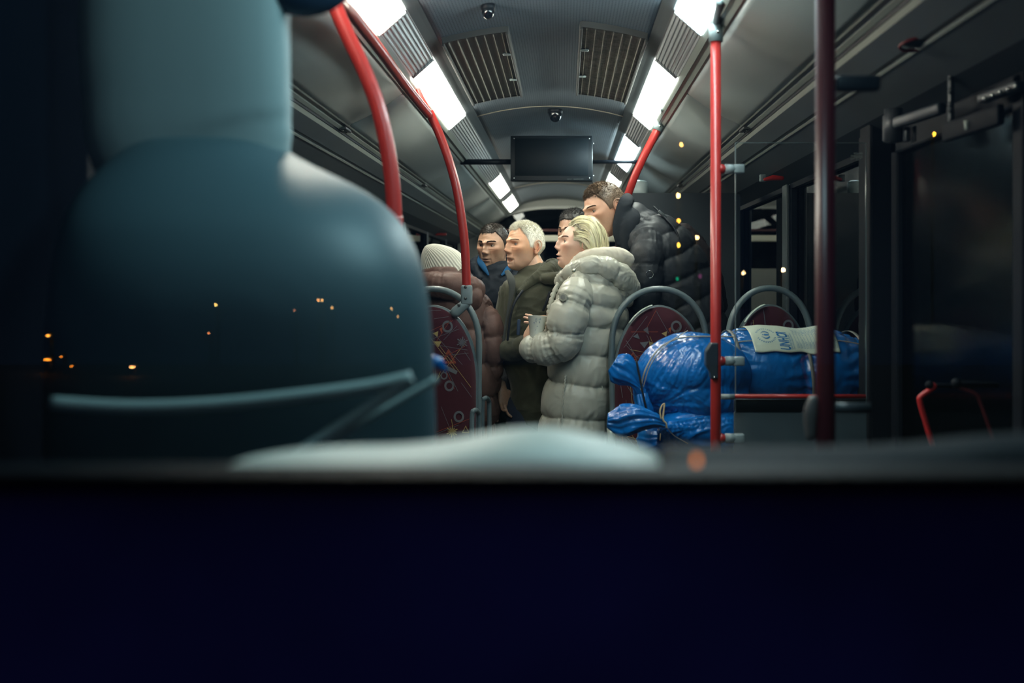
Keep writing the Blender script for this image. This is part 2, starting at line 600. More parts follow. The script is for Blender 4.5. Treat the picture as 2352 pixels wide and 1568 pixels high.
# ------------------------------------------------------------------ ceiling light panels
LL = 1.39
def ceiling_light(side, y0, y1, rgb, power, label):
    t = thing('ceiling_light', (S(side, .51), (y0 + y1) / 2, CZ + .9), label, 'light', 'bright ceiling light panels')
    line = []
    for i in range(65):
        u = i / 64
        a = .5 * (1 - math.cos(2 * math.pi * u * 8))
        line.append((S(side, .466 + .090 * u), CZ + .945 - .081 * u + 0.005 * a))
    L = [Vector((x, 0, z)) for x, z in line]
    n1 = Vector((side * -.67, 0, -.74))
    mb = MB().add(*sheet(line, y0, y1, .004))
    mb.build('diffuser', emat('lit_diffuser', rgb, power), t)
    for y in (y0 - .006, y1 + .006):
        MB().add(*box((S(side, .511), y, CZ + .909), (.118, .010, .012), Matrix.Rotation(math.radians(side * 41.5), 3, 'Y'))).build('end_cap', M_STRIP, t)
W_L, W_R = (1.0, 0.97, 0.84), (0.80, 0.98, 1.0)
spans = [(2.15, 3.54), (4.30, 5.69), (6.46, 7.80), (8.73, 10.20), (10.68, 12.10)]
nm = ['nearest the camera', 'second from the front', 'third from the front', 'fourth from the front', 'at the rear']
for side, sn in ((-1, 'left'), (1, 'right')):
    for i, (a, b) in enumerate(spans):
        if side < 0 and i == 2: continue
        if side > 0 and i == 3: a, b = 8.6, 10.0
        c = W_L if side < 0 else (W_R if i in (0, 2) else (.95, 1.0, .9))
        ceiling_light(side, a, b, c, LAMP_POWER * (1.0 if i < 3 else .6), 'bright fluted ceiling light on the %s, %s' % (sn, nm[i] if not (side < 0 and i == 3) else 'third lit one from the front'))

# ------------------------------------------------------------------ ceiling grilles, domes, monitor
def grille(X0, X1, y0, y1, label, dusty):
    t = thing('ceiling_grille', (XC + (X0 + X1) / 2, (y0 + y1) / 2, CZ + 1.0), label, 'vent', None)
    def zc(X): return CZ + .98 + .06 * (1 - (X / .425) ** 2)
    ln = [(XC + X0 + (X1 - X0) * i / 20, zc(X0 + (X1 - X0) * i / 20) - .020) for i in range(21)]
    m = rib_mat('grille_mesh_' + ('dusty' if dusty else 'clean'), (.10, .105, .105), 1 / .009, .001, .6)
    nt = m.node_tree; b = nt.nodes['Principled BSDF']
    tc = node(nt, 'ShaderNodeTexCoord'); sp = node(nt, 'ShaderNodeSeparateXYZ'); nt.links.new(tc.outputs['Object'], sp.inputs[0])
    a = node(nt, 'ShaderNodeMath', operation='MULTIPLY'); a.inputs[1].default_value = 95; nt.links.new(sp.outputs[1], a.inputs[0])
    c = node(nt, 'ShaderNodeMath', operation='PINGPONG'); c.inputs[1].default_value = .5; nt.links.new(a.outputs[0], c.inputs[0])
    cr = node(nt, 'ShaderNodeMixRGB'); cr.inputs[1].default_value = (.08, .085, .088, 1); cr.inputs[2].default_value = (.21, .21, .20, 1)
    nt.links.new(c.outputs[0], cr.inputs[0])
    outc = cr.outputs[0]
    if dusty:
        nz = node(nt, 'ShaderNodeTexNoise'); nz.inputs['Scale'].default_value = 26; nz.inputs['Detail'].default_value = 8; nz.inputs['Roughness'].default_value = .8
        nt.links.new(tc.outputs['Object'], nz.inputs['Vector'])
        mr = node(nt, 'ShaderNodeMapRange'); mr.inputs[1].default_value = .42; mr.inputs[2].default_value = .66; nt.links.new(nz.outputs[0], mr.inputs[0])
        m2 = node(nt, 'ShaderNodeMixRGB'); m2.inputs[2].default_value = (.33, .32, .28, 1)
        nt.links.new(mr.outputs[0], m2.inputs[0]); nt.links.new(outc, m2.inputs[1]); outc = m2.outputs[0]
    nt.links.new(outc, b.inputs['Base Color'])
    MB().add(*sheet(ln, y0, y1, .006)).build('mesh_panel', m, t, smooth=False)
    mb = MB()
    for i in range(7):
        X = X0 + (X1 - X0) * (i + .6) / 7.2
        mb.add(*box((XC + X, (y0 + y1) / 2, zc(X) - .025), (.003, y1 - y0 - .02, .010)))
    mb.build('stiffening_ribs', mat('grille_rib', (.16, .155, .13), .5), t, smooth=False)
    fm = MB()
    for X in (X0, X1):
        fm.add(*rbox((XC + X, (y0 + y1) / 2, zc(X) - .016), (.012, y1 - y0, .035), .003, 1))
    for y in (y0, y1):
        lf = [(x, z - .004) for x, z in ln]
        fm.add(*sheet(lf, y - .006, y + .006, .032))
    fm.build('frame', mat('grille_frame', (.09, .095, .095), .8, spec=.1), t, smooth=False)
    for y in (y0 + .35, y0 + .9):
        X = X1 - .012 if X1 > 0 and X0 > 0 else X1 - .012
        X = X0 + .02 if X0 > 0 else X1 - .02
        MB().add(*rbox((XC + X, y, zc(X) - .030), (.035, .018, .012), .003, 1)).build('latch', M_GREY, t)
grille(-.40, -.145, 4.08, 5.45, 'curved air grille in the ceiling left of centre, clean and slatted', False)
grille(.150, .405, 4.00, 5.40, 'ceiling air grille right of centre clogged with pale dust', True)

def dome(px, py, d, r, label):
    p = P(px, py, d)
    t = thing('ceiling_camera', p, label, 'camera', None)
    MB().add(*loft([p + Vector((0, 0, .05)), p + Vector((0, 0, .02))], [r * 1.1, r * 1.1], n=20, round_cap=False)).build('mount', M_DARK, t)
    MB().add(*ell(p + Vector((0, 0, .022)), (r, r, r * 1.35), 24)).build('dome', mat('smoked_dome', (.01, .014, .02), .12, spec=.8), t)
dome(1121, 38, 3.75, .024, 'small dark camera dome beside the left ceiling grille')
dome(1275, 268, 6.05, .040, 'glossy dark camera dome on the ceiling above the monitor')

dm = 6.9
t = thing('ceiling_monitor', P(1267, 365, dm), 'black flat monitor hanging from a bar across the bus', 'monitor')
c0, c1 = P(1173, 417, dm), P(1361, 313, dm)
cc = (c0 + c1) / 2
MB().add(*rbox(cc, (c1.x - c0.x, .07, c1.z - c0.z), .006, 2)).build('housing', mat('monitor_case', (.015, .022, .028), .4), t)
MB().add(*rbox(cc + Vector((0, -.0365, .008)), (c1.x - c0.x - .06, .004, c1.z - c0.z - .055), .001, 1)).build('screen', M_BLACKGLASS, t)
for sx in (-1, 1):
    for sz in (-1, 1):
        MB().add(*ell(cc + Vector((sx * .252, -.037, sz * .133)), (.006, .004, .006), 10)).build('bolt', M_STEEL, t)
for sz in (-.115, .105):
    MB().add(*ell(cc + Vector((.280, -.01, sz)), (.005, .006, .006), 10)).build('side_bolt', M_STEEL, t)
v, f = text_mesh('dzore    hurdmut 505', .0125)
v = [(cc.x + .105 + x * 1.0, cc.y - .0392, cc.z - .143 + y) for x, y, z in v]
MB().add(v, f).build('lettering', mat('monitor_print', (.16, .18, .17), .5), t, smooth=False)
a, b = P(1058, 371, dm), P(1173, 372, dm)
MB().add(*box(((a.x + b.x) / 2, dm + .02, a.z), (b.x - a.x, .03, .034))).build('bar_left', M_DARK, t)
a, b = P(1361, 371, dm), P(1490, 371, dm)
MB().add(*box(((a.x + b.x) / 2, dm + .02, a.z), (b.x - a.x, .03, .022))).build('bar_right', M_DARK, t)

# round pale housing under the right cove behind the leaning man
t = thing('ceiling_speaker', P(1470, 440, 6.4), 'pale grey rounded drum on the right ceiling behind the leaning man', 'speaker')
p = P(1468, 455, 6.4)
MB().add(*loft([p, p + Vector((0, 0, .095))], [.055, .055], n=32, round_cap=False)).build('drum', mat('drum_plastic', (.55, .66, .66), .35), t)
MB().add(*ell(p + Vector((0, 0, .095)), (.055, .055, .018), 24)).build('cap', mat('drum_cap', (.5, .6, .6), .3), t)

# ------------------------------------------------------------------ poles
def clamp(t, a, b, r=.026):
    o = MB().add(*loft([a, b], [r, r], n=24, round_cap=False)).build('clamp', M_GREY, t)
    m = (Vector(a) + Vector(b)) / 2
    MB().add(*ell(m + Vector((.004, -r, 0)), (.006, .006, .006), 12)).build('screw', M_STEEL, o)
    return o

# right upright with clips
d = 3.30
t = thing('grab_pole', (P(1644, 0, d).x, d, 0), 'straight red upright pole right of the leaning man, in focus', 'pole', None)
x = P(1644, 0, d).x
MB().add(*tube([(x, d, 0.0), (x, d, P(0, 90, d).z)], .0170, 24, 1)).build('tube', M_RED, t)
clamp(t, (x, d, P(0, 96, d).z), (x, d, P(0, 58, d).z), .023)
MB().add(*tube([P(1644, 66, d), P(1645, 48, d - .02), P(1650, 22, d - .11), P(1653, 2, d - .20)], .0120, 16, 4)).build('neck', M_GREY, t)
for py, tilt in ((388, 0), (829, 0), (1006, 0)):
    p = P(1660, py, d)
    k = MB().add(*ell(p + Vector((-.004, 0, 0)), (.016, .014, .0155), 18)).build('clip_stub', M_RED, t)
    MB().add(*loft([p + Vector((.008, 0, 0)), p + Vector((.045, 0, 0))], [.0155, .015], ref=Vector((0, 0, 1)), n=20, round_cap=False)) \
        .add(*rbox(p + Vector((.052, 0, 0)), (.034, .030, .029), .004, 2)).build('clip_body', M_GREY, k)
# validator-like stop box
b0, b1 = P(1619, 868, d), P(1647, 786, d)
pr = [(1647, 868), (1630, 868), (1629, 855), (1619, 838), (1619, 806), (1629, 790), (1631, 786), (1647, 786)]
t2 = thing('stop_button_box', P(1633, 828, d), 'dark stop-button box clamped on the red pole', 'button box')
mb = MB(); mb.add(*prism([(P(a, b, d).x, P(a, b, d).z) for a, b in pr], d - .03, d + .02))
o = mb.build('housing', mat('button_box', (.02, .03, .04), .35), t2, smooth=False)
md = o.modifiers.new('b', 'BEVEL'); md.width = .004; md.segments = 2
MB().add(*ell(P(1638, 864, d) + Vector((0, -.031, 0)), (.004, .003, .003), 8)).build('screw', M_STEEL, t2)

# near dark pole
d = 2.0
x = P(1896, 0, d).x
t = thing('grab_pole', (x, d, 0), 'out-of-focus dark red upright pole closest to the camera on the right', 'pole')
MB().add(*tube([(x, d, 0), (x, d, CZ + .82)], .0190, 24, 1)).build('tube', mat('dark_red_paint', (.060, .005, .010), .35), t)
p = P(1896, 192, d)
MB().add(*rbox(p + Vector((.062, 0, 0)), (.085, .03, .030), .006, 2)).build('clip_body', M_DARK, t)
p = P(1890, 965, d)
MB().add(*loft(*smooth_path([P(1868, 920, d), P(1862, 950, d), P(1862, 1000, d)], [.011, .014, .010], 5))).build('collar', mat('dark_collar', (.10, .09, .09), .4), t)
MB().add(*tube([P(1900, 936, d), P(1998, 936, d)], .010, 16, 1)).build('cross_tube', mat('dark_tube', (.05, .06, .07), .4), t)

# lower rail + glass screen + panel beside the red pole
d = 3.43
t = thing('glass_screen', P(1835, 980, d), 'clear glass screen panel clipped to the red pole, etched maker mark at top right', 'screen')
g0, g1 = P(1690, 945, d), P(1990, 328, d)
MB().add(*box(((g0.x + g1.x) / 2, d, (g0.z + g1.z) / 2), (g1.x - g0.x, .006, g1.z - g0.z))).build('glass', M_CLEAR, t, smooth=False)
em = mat('pane_edge', (.12, .16, .165), .2, spec=.8)
mb = MB()
for px in (1689, 1989):
    a = P(px, 945, d); b = P(px, 328, d)
    mb.add(*box((a.x, d, (a.z + b.z) / 2), (.0028, .0075, b.z - a.z)))
a, b = P(1689, 328, d), P(1989, 328, d)
mb.add(*box(((a.x + b.x) / 2, d, a.z), (b.x - a.x, .0075, .002)))
mb.build('edge', em, t, smooth=False)
mt = mat('etching', (.30, .36, .33), .6)
mb = MB()
for i, (s, px, py, sz) in enumerate((('VOLVO', 1960.5, 354.5, 4.6), ('Windowmaster', 1953, 359.5, 3.4), ('TEMPERED 43R', 1961, 362.5, 2.4), ('E1  00 1 08', 1959, 365.2, 3.0), ('DOT', 1966, 369, 2.2))):
    v, f = text_mesh(s, sz * d / F * 1.25)
    w = max(q[0] for q in v); w0 = {0: 19.5, 1: 27, 2: 19.5, 3: 18, 4: 8}[i] * d / F
    p = P(px, py, d)
    mb.add([(p.x + q[0] / w * w0, d - .0034, p.z + q[1]) for q in v], f)
v, f = [], []
p = P(1955.5, 365, d)
for k in range(20):
    a = 2 * math.pi * k / 20
    for r in (.0034, .0026): v.append((p.x + r * math.cos(a), d - .0034, p.z + r * math.sin(a)))
f = [(2 * k, 2 * k + 1, (2 * k + 3) % 40, (2 * k + 2) % 40) for k in range(20)]
mb.add(v, f)
mb.build('etched_mark', mt, t, smooth=False)
t = thing('partition', P(1835, 1000, d), 'grey partition panel topped by a red horizontal rail below the blue bundles', 'partition')
a, b = P(1687, 910, d - .02), P(1988, 910, d - .02)
MB().add(*tube([a, b], .0072, 16, 1)).build('rail', M_RED, t)
MB().add(*loft([P(1655, 911, d - .02), P(1687, 911, d - .02)], [.0092, .0092], n=16, round_cap=False)).build('sleeve', M_GREY, t)
p0, p1 = P(1687, 1300, d), P(1992, 946, d)
MB().add(*rbox(((p0.x + p1.x) / 2, d + .01, (p0.z + p1.z) / 2), (p1.x - p0.x, .02, p1.z - p0.z), .004, 2)).build('panel', mat('partition_laminate', (.045, .065, .075), .5, spec=.25, bump=.1, bscale=300), t)
q0, q1 = P(1687, 945, d), P(1992, 917, d)
MB().add(*rbox(((q0.x + q1.x) / 2, d + .01, (q0.z + q1.z) / 2), (q1.x - q0.x, .022, q1.z - q0.z), .003, 2)).build('dark_band', M_DARK, t)

# right curved pole behind the leaning man
def curved(name, pts, r, label, m=M_RED):
    pts = [Vector(p) for p in pts]
    t = thing(name, (pts[-1].x, pts[-1].y, pts[-1].z), label, 'pole')
    MB().add(*tube(pts, r, 22, 10)).build('tube', m, t)
    return t
pts = [P(1514, 289, 5.35), P(1500, 318, 5.35), P(1476, 365, 5.37), P(1452, 420, 5.4), P(1434, 480, 5.45), P(1424, 560, 5.5), P(1420, 700, 5.5), (P(1420, 0, 5.5).x, 5.5, 0)]
t = curved('grab_pole', pts, .0210, 'curved red pole rising behind the leaning man to the right ceiling')
clamp(t, P(1509, 300, 5.35), P(1517, 282, 5.35), .026)
MB().add(*tube([P(1515, 286, 5.35), P(1521, 272, 5.28), P(1523, 248, 5.0)], .012, 14, 4)).build('neck', M_GREY, t)

# left near arch pole A, lengthwise rail and arch pole B
pts = [P(752, -60, 2.62), P(768, 8, 2.62), P(800, 85, 2.62), P(838, 165, 2.62), P(868, 245, 2.62), P(888, 330, 2.62), P(900, 410, 2.62), P(906, 500, 2.62), P(909, 640, 2.62), (P(911, 0, 2.62).x, 2.62, 0)]
curved('grab_pole', pts, .0200, 'thick curved red pole on the left, nearest the driver')
pts = [P(985, 256, 4.5), P(1008, 305, 4.5), P(1030, 365, 4.5), P(1048, 430, 4.5), P(1060, 500, 4.5), P(1068, 570, 4.5), P(1072, 662, 4.5)]
t = curved('grab_pole', pts, .0192, 'curved red pole on the left ending in a grey joint at the seat')
MB().add(*tube([P(985, 258, 4.5), P(968, 228, 4.5), P(952, 192, 4.5)], .0150, 14, 4)).build('top_bend', M_RED, t)
MB().add(*tube([P(954, 196, 4.5), P(943, 178, 4.5), P(937, 158, 4.5)], .012, 14, 4)).build('neck', M_GREY, t)
cl = MB().add(*rbox(P(1072, 677, 4.5), (.048, .046, .088), .010, 3))
a, b = P(1072, 695, 4.5), P(1047, 716, 4.5)
cl.add(*loft([a, b], [.021, .024], n=16))
cl.build('clamp', M_GREY, t)
for px, py in ((1069, 659), (1069, 685), (1054, 700)):
    MB().add(*ell(P(px, py, 4.476), (.0072, .005, .0072), 14)).build('bolt', M_RAILD, t)
pts = [P(775, -10, 2.62), P(808, 30, 2.95), P(880, 125, 3.55), P(938, 205, 4.1), P(984, 262, 4.48)]
curved('grab_rail', pts, .0190, 'lengthwise red rail under the left ceiling joining two curved poles')
# ------------------------------------------------------------------ heads
def gauss(p, c, r):
    return np.exp(-(((p - np.array(c)) / np.array(r)) ** 2).sum(1))

def rotM(yaw, pitch, roll):
    """local head axes (x = person's left.., -y = face, z = up) -> world. yaw>0 turns the face towards -x"""
    return (Matrix.Rotation(-yaw, 3, 'Z') @ Matrix.Rotation(pitch, 3, 'X') @ Matrix.Rotation(roll, 3, 'Y'))

_sph = None
def sphere_grid(n=150, m=110):
    V = []
    face = n >= 200
    for i in range(m + 1):
        th = math.pi * (i + .02) / (m + .04)
        for k in range(n):
            ph = 2 * math.pi * k / n
            if face: ph = ph + .55 * math.sin(ph + math.pi / 2) - 0  # crowds columns round the front (-y)
            V.append((math.sin(th) * math.cos(ph), math.sin(th) * math.sin(ph), math.cos(th)))
    Fc = []
    for i in range(m):
        for k in range(n):
            k2 = (k + 1) % n
            Fc.append((i * n + k, (i + 1) * n + k, (i + 1) * n + k2, i * n + k2))
    Fc.append(tuple(range(n))); Fc.append(tuple(m * n + k for k in range(n - 1, -1, -1)))
    return np.array(V), Fc

def skull(s):
    """unit sphere -> smooth head without features"""
    p = s.copy()
    x, y, z = s[:, 0], s[:, 1], s[:, 2]
    t = np.clip(-z, 0, 1)
    u = np.clip(z, 0, 1)
    wx = .079 * (1 - .22 * t ** 1.6) * (1 - .04 * u)
    full = np.clip(1 - z ** 2, .01, 1) ** (-.13 * t)
    p[:, 0] = np.sign(x) * np.abs(x) ** .95 * wx
    yb = np.where(y > 0, .103 * (1 - .38 * t), .094 + .004 * t)
    p[:, 1] = np.sign(y) * np.abs(y) ** np.where(y < 0, .86, 1.0) * yb
    p[:, 1] += .006
    p[:, 0] *= full; p[:, 1] *= full
    p[:, 2] = np.sign(z) * np.abs(z) ** .97 * np.where(z > 0, .105, .116)
    # jaw leads forward at the bottom, nape is tucked up
    p[:, 1] -= .019 * t ** 1.3
    back = np.clip(y, 0, 1)
    p[:, 2] += .040 * t * back
    return p

def sculpt(p, k):
    """facial features; k: dict of strengths"""
    def push(c, r, v, both=False):
        nonlocal p
        w = gauss(p, c, r)[:, None]
        add = w * np.array(v)
        if both:
            c2 = (-c[0], c[1], c[2]); v2 = (-v[0], v[1], v[2])
            add = add + gauss(p, c2, r)[:, None] * np.array(v2)
        p = p + add
    n, br, lips, jaw, ck = k.get('nose', 1), k.get('brow', 1), k.get('lips', 1), k.get('jaw', 1), k.get('cheek', 1)
    push((0, -.092, .055), (.05, .03, .035), (0, -.004, 0))                       # forehead
    push((.050, -.075, .045), (.020, .03, .03), (-.003, .004, 0), True)           # temples
    push((.026, -.088, .016), (.024, .030, .0085), (0, -.0085 * br, -.002), True)  # brow ridge
    push((0, -.09, .016), (.010, .02, .010), (0, -.003 * br, 0))
    push((.031, -.09, -.003), (.0185, .03, .0125), (0, .0105, 0), True)           # sockets
    push((.014, -.09, .000), (.006, .03, .010), (0, .004, 0), True)
    push((0, -.092, .002), (.0075, .03, .020), (0, -.012 * n, 0))                 # nose bridge
    push((0, -.095, .012), (.008, .03, .010), (0, -.0045, 0))
    push((0, -.100, -.018), (.0105, .04, .016), (0, -.0165 * n, 0))
    push((0, -.110, -.036), (.0125, .045, .0105), (0, -.0205 * n, -.001))
    push((0, -.135, -.036), (.011, .02, .009), (0, -.004 * n, .000))
    push((.0135, -.112, -.0415), (.0065, .03, .0066), (.0035, -.0085 * n, 0), True)
    push((0, -.115, -.0495), (.016, .03, .0045), (0, .0095, .0015))
    push((.052, -.062, -.020), (.022, .03, .016), (.0035 * ck, -.0050 * ck, 0), True)   # cheekbones
    push((.040, -.075, -.058), (.016, .03, .020), (-.0015, .004 * (2 - ck), 0), True)   # below the cheek
    push((.0235, -.100, -.046), (.0045, .03, .013), (.0005, .0048 * k.get('fold', 1), 0), True)  # nasolabial fold
    ag = k.get('age', .5)
    push((.030, -.092, -.0175), (.014, .03, .0040), (0, -.0014 * ag, 0), True)    # bags below the eyes
    push((.033, -.090, -.0235), (.015, .03, .0022), (0, .0009 * ag, 0), True)
    push((.036, -.080, -.078), (.010, .03, .012), (0, -.0022 * ag, 0), True)      # jowls
    push((.026, -.095, -.080), (.0022, .03, .010), (0, .0026 * ag, 0), True)      # lines from the mouth corners
    wv = np.exp(-((p[:, 2] - .040) / .016) ** 2) * np.exp(-(p[:, 0] / .045) ** 2) * (p[:, 1] < -.04)
    p[:, 1] += .00030 * ag * np.sin(p[:, 2] * 900 + 2.5 * np.sin(p[:, 0] * 40)) * wv
    p[:, 1] += .0030 * ag * np.exp(-((p[:, 0]) / .0016) ** 2) * np.exp(-((p[:, 2] - .016) / .006) ** 2) * (p[:, 1] < -.05) * .4
    push((0, -.100, -.062), (.026, .025, .016), (0, -.0050, 0))                   # mouth mound
    op = k.get('open', 0)
    push((0, -.104, -.0640), (.019, .03, .0040), (0, -.0065 * lips, 0))
    push((0, -.104, -.0750 - .006 * op), (.017, .03, .0048), (0, -.0075 * lips, 0))
    push((0, -.106, -.0690 - .003 * op), (.021, .03, .0019 + .0024 * op), (0, .0090 + .014 * op, 0))
    push((.024, -.095, -.0690), (.005, .02, .005), (0, .0035, 0), True)
    push((0, -.100, -.086 - .004 * op), (.020, .02, .0060), (0, .0055, 0))
    push((0, -.094, -.103), (.024, .04, .014), (0, -.0150 * jaw, -.002))          # chin
    push((.054, -.008, -.070), (.018, .035, .026), (.0060 * jaw, 0, -.002), True)
    push((.040, -.050, -.092), (.020, .035, .014), (.0030 * jaw, 0, -.003), True)
    return p

def ear_mb(mb, T, s):
    """one ear on side s"""
    rim = [(-.004, -.012), (-.010, .002), (-.008, .020), (.003, .031), (.016, .032), (.024, .022), (.025, .006), (.019, -.008), (.012, -.020), (.005, -.030), (-.002, -.027), (-.005, -.015)]
    path = []
    for i, (y, z) in enumerate(rim):
        out = .006 + .35 * max(0, y + .002)
        path.append(T(Vector((s * (.0765 + out), .012 + y, -.010 + z))))
    mb.add(*tube(path, .0040, 10, 4))
    anti = [(.002, .016), (.010, .020), (.016, .014), (.016, .002), (.010, -.010), (.003, -.014)]
    mb.add(*tube([T(Vector((s * (.0775 + .35 * max(0, y)), .012 + y, -.010 + z))) for y, z in anti], .0032, 8, 4))
    # back plate
    R = Matrix.Rotation(s * math.radians(18), 3, 'Z')
    v, f = ell((0, 0, 0), (.0036, .017, .027), 16)
    mb.add([T(Vector((s * .0790, .020, -.009)) + R @ q) for q in v], f)
    v, f = ell((0, 0, 0), (.0045, .008, .009), 12)
    mb.add([T(Vector((s * .0815, .016, -.034)) + q) for q in v], f)
    v, f = ell((0, 0, 0), (.004, .004, .006), 10)
    mb.add([T(Vector((s * .0800, .004, -.012)) + q) for q in v], f)

SKIN = mat('skin', (1, 1, 1), .42, attr='Col', sss=.08, bump=.35, bscale=420, bdist=.0008, spec=.45)
EYE = mat('eye', (1, 1, 1), .12, attr='Col', spec=.6)
HAIRM = mat('hair', (1, 1, 1), .45, attr='Col', spec=.4)

def hand_mb(mb, W, fwd, palm, s, curl=(.5, .55, .6, .65), thumb=.5, sc=1.0, spread=.06):
    """hand: wrist W, fwd = direction of the fingers, palm = direction the palm faces, s=+1/-1 thumb side"""
    fwd = fwd.normalized(); palm = (palm - fwd * palm.dot(fwd)).normalized()
    side = fwd.cross(palm) * s
    def L(a, b, c): return W + (side * a + fwd * b + palm * c) * sc
    mb.add(*loft([L(0, -.03, 0), L(0, 0, 0), L(0, .025, .001), L(0, .06, .002), L(-.001, .085, .002)],
                 [(.024 * sc, .018 * sc), (.026 * sc, .017 * sc), (.034 * sc, .017 * sc), (.040 * sc, .014 * sc), (.038 * sc, .011 * sc)], ref=side, n=20))
    lens = [(.042, .026, .020), (.047, .029, .021), (.043, .027, .021), (.034, .021, .018)]
    offs = [.029, .0100, -.0095, -.028]
    base = [.086, .090, .086, .077]
    for i in range(4):
        p = L(offs[i], base[i] - .012, .001)
        a = 0
        d0 = (fwd + side * (offs[i] * spread / .03)).normalized()
        pts, rad = [p], [.0092 * sc]
        for j, l in enumerate(lens[i]):
            a += curl[i] * (.75, 1.0, .7)[j]
            dr = (d0 * math.cos(a) + palm * math.sin(a)).normalized()
            p = p + dr * (l + (.012 if j == 0 else 0)) * sc
            pts.append(p); rad.append((.0086, .0078, .0066)[j] * sc)
        sp, sr = smooth_path(pts, rad, 3)
        mb.add(*loft(sp, sr, ref=side, n=12))
    p = L(.026, .018, .004)
    d = (side * .75 + fwd * .65).normalized()
    pts, rad = [p], [.0125 * sc]
    a = 0
    for l, r in ((.036, .0110), (.030, .0098), (.024, .0078)):
        dd = (d * math.cos(a) + (palm * .8 + fwd * .5 - side * .3).normalized() * math.sin(a)).normalized()
        p = p + dd * l * sc; pts.append(p); rad.append(r * sc); a += thumb
    sp, sr = smooth_path(pts, rad, 3)
    mb.add(*loft(sp, sr, ref=palm, n=12))

def skin_colors(loc, base, k):
    """loc: coordinates in head space (n,3); returns rgb per vertex"""
    n = len(loc)
    c = np.tile(np.array(base, float), (n, 1))
    c *= (1 + .07 * fbm(loc * 55, 3, 3)[:, None])
    def tint(w, rgb, amt=1.0):
        nonlocal c
        w = np.clip(w * amt, 0, 1)[:, None]
        c = c * (1 - w) + np.array(rgb) * w
    b = np.array(base)
    for s in (-1, 1):
        tint(gauss(loc, (s * .045, -.075, -.030), (.022, .04, .018)), b * [1.0, .78, .72], .55 * k.get('blush', 1))
        tint(gauss(loc, (s * .081, .018, -.010), (.012, .03, .04)), b * [1.02, .72, .64], .75)
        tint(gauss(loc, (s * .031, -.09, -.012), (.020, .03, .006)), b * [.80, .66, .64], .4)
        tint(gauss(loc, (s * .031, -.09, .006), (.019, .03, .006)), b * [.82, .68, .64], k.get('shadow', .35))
    tint(gauss(loc, (0, -.12, -.036), (.016, .03, .012)), b * [1.0, .74, .68], .6)
    op = k.get('open', 0)
    lw = np.clip(gauss(loc, (0, -.10, -.0700 - .003 * op), (.023, .05, .0088 + .004 * op)) * 1.6 - .55, 0, 1) * (loc[:, 1] < -.08)
    tint(lw, k.get('lipcol', (.42, .16, .13)), .9)
    tint(gauss(loc, (0, -.10, -.0692 - .0030 * op), (.020, .05, .0013 + .0034 * op)) * (loc[:, 1] < -.08), (.05, .012, .010), 1.1)
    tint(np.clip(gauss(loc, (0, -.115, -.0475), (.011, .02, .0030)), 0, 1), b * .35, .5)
    if k.get('stubble'):
        st = (1 / (1 + np.exp((loc[:, 2] + .048 - .25 * np.clip(np.abs(loc[:, 0]) - .03, 0, 1)) * 160))) * (loc[:, 1] < .03)
        st *= (.6 + .4 * (vnoise(loc * 420, 9) > -.1))
        tint(st, k.get('stubcol', b * .45), k['stubble'])
    if k.get('scalp') is not None:
        tint(hair_mask(loc, k), k['scalp'], .85)
    return np.clip(c, .003, 1)

def hair_mask(p, k):
    """0..1: where hair grows (head space)"""
    hl = k.get('hairline', .062)
    x, y, z = p[:, 0], p[:, 1], p[:, 2]
    ax = np.abs(x)
    rec = k.get('recede', .0)
    # hairline over the forehead, curving down at the temples to the ear and round to the nape
    line = hl + .006 * vnoise(p * 90, 5) + rec * gauss(p, (.038, -.07, hl + .02), (.018, .06, .03)) + rec * gauss(p, (-.038, -.07, hl + .02), (.018, .06, .03))
    fr = np.clip((-y - .020) / .03, 0, 1)
    bk = np.clip((y - .02) / .04, 0, 1)
    side_z = .004 - .02 * np.clip((ax - .06) / .02, 0, 1)
    nape = -.072
    lim = line * fr + (1 - fr) * (1 - bk) * side_z + bk * nape
    lim = np.where((fr > 0) & (fr < 1), hl * fr ** .8 + side_z * (1 - fr ** .8), lim)
    m = 1 / (1 + np.exp(-(z - lim) / .0022))
    m *= 1 - np.clip(gauss(p, (.08, .020, -.012), (.03, .020, .030)) + gauss(p, (-.08, .020, -.012), (.03, .020, .030)), 0, 1) * (ax > .06)
    return m

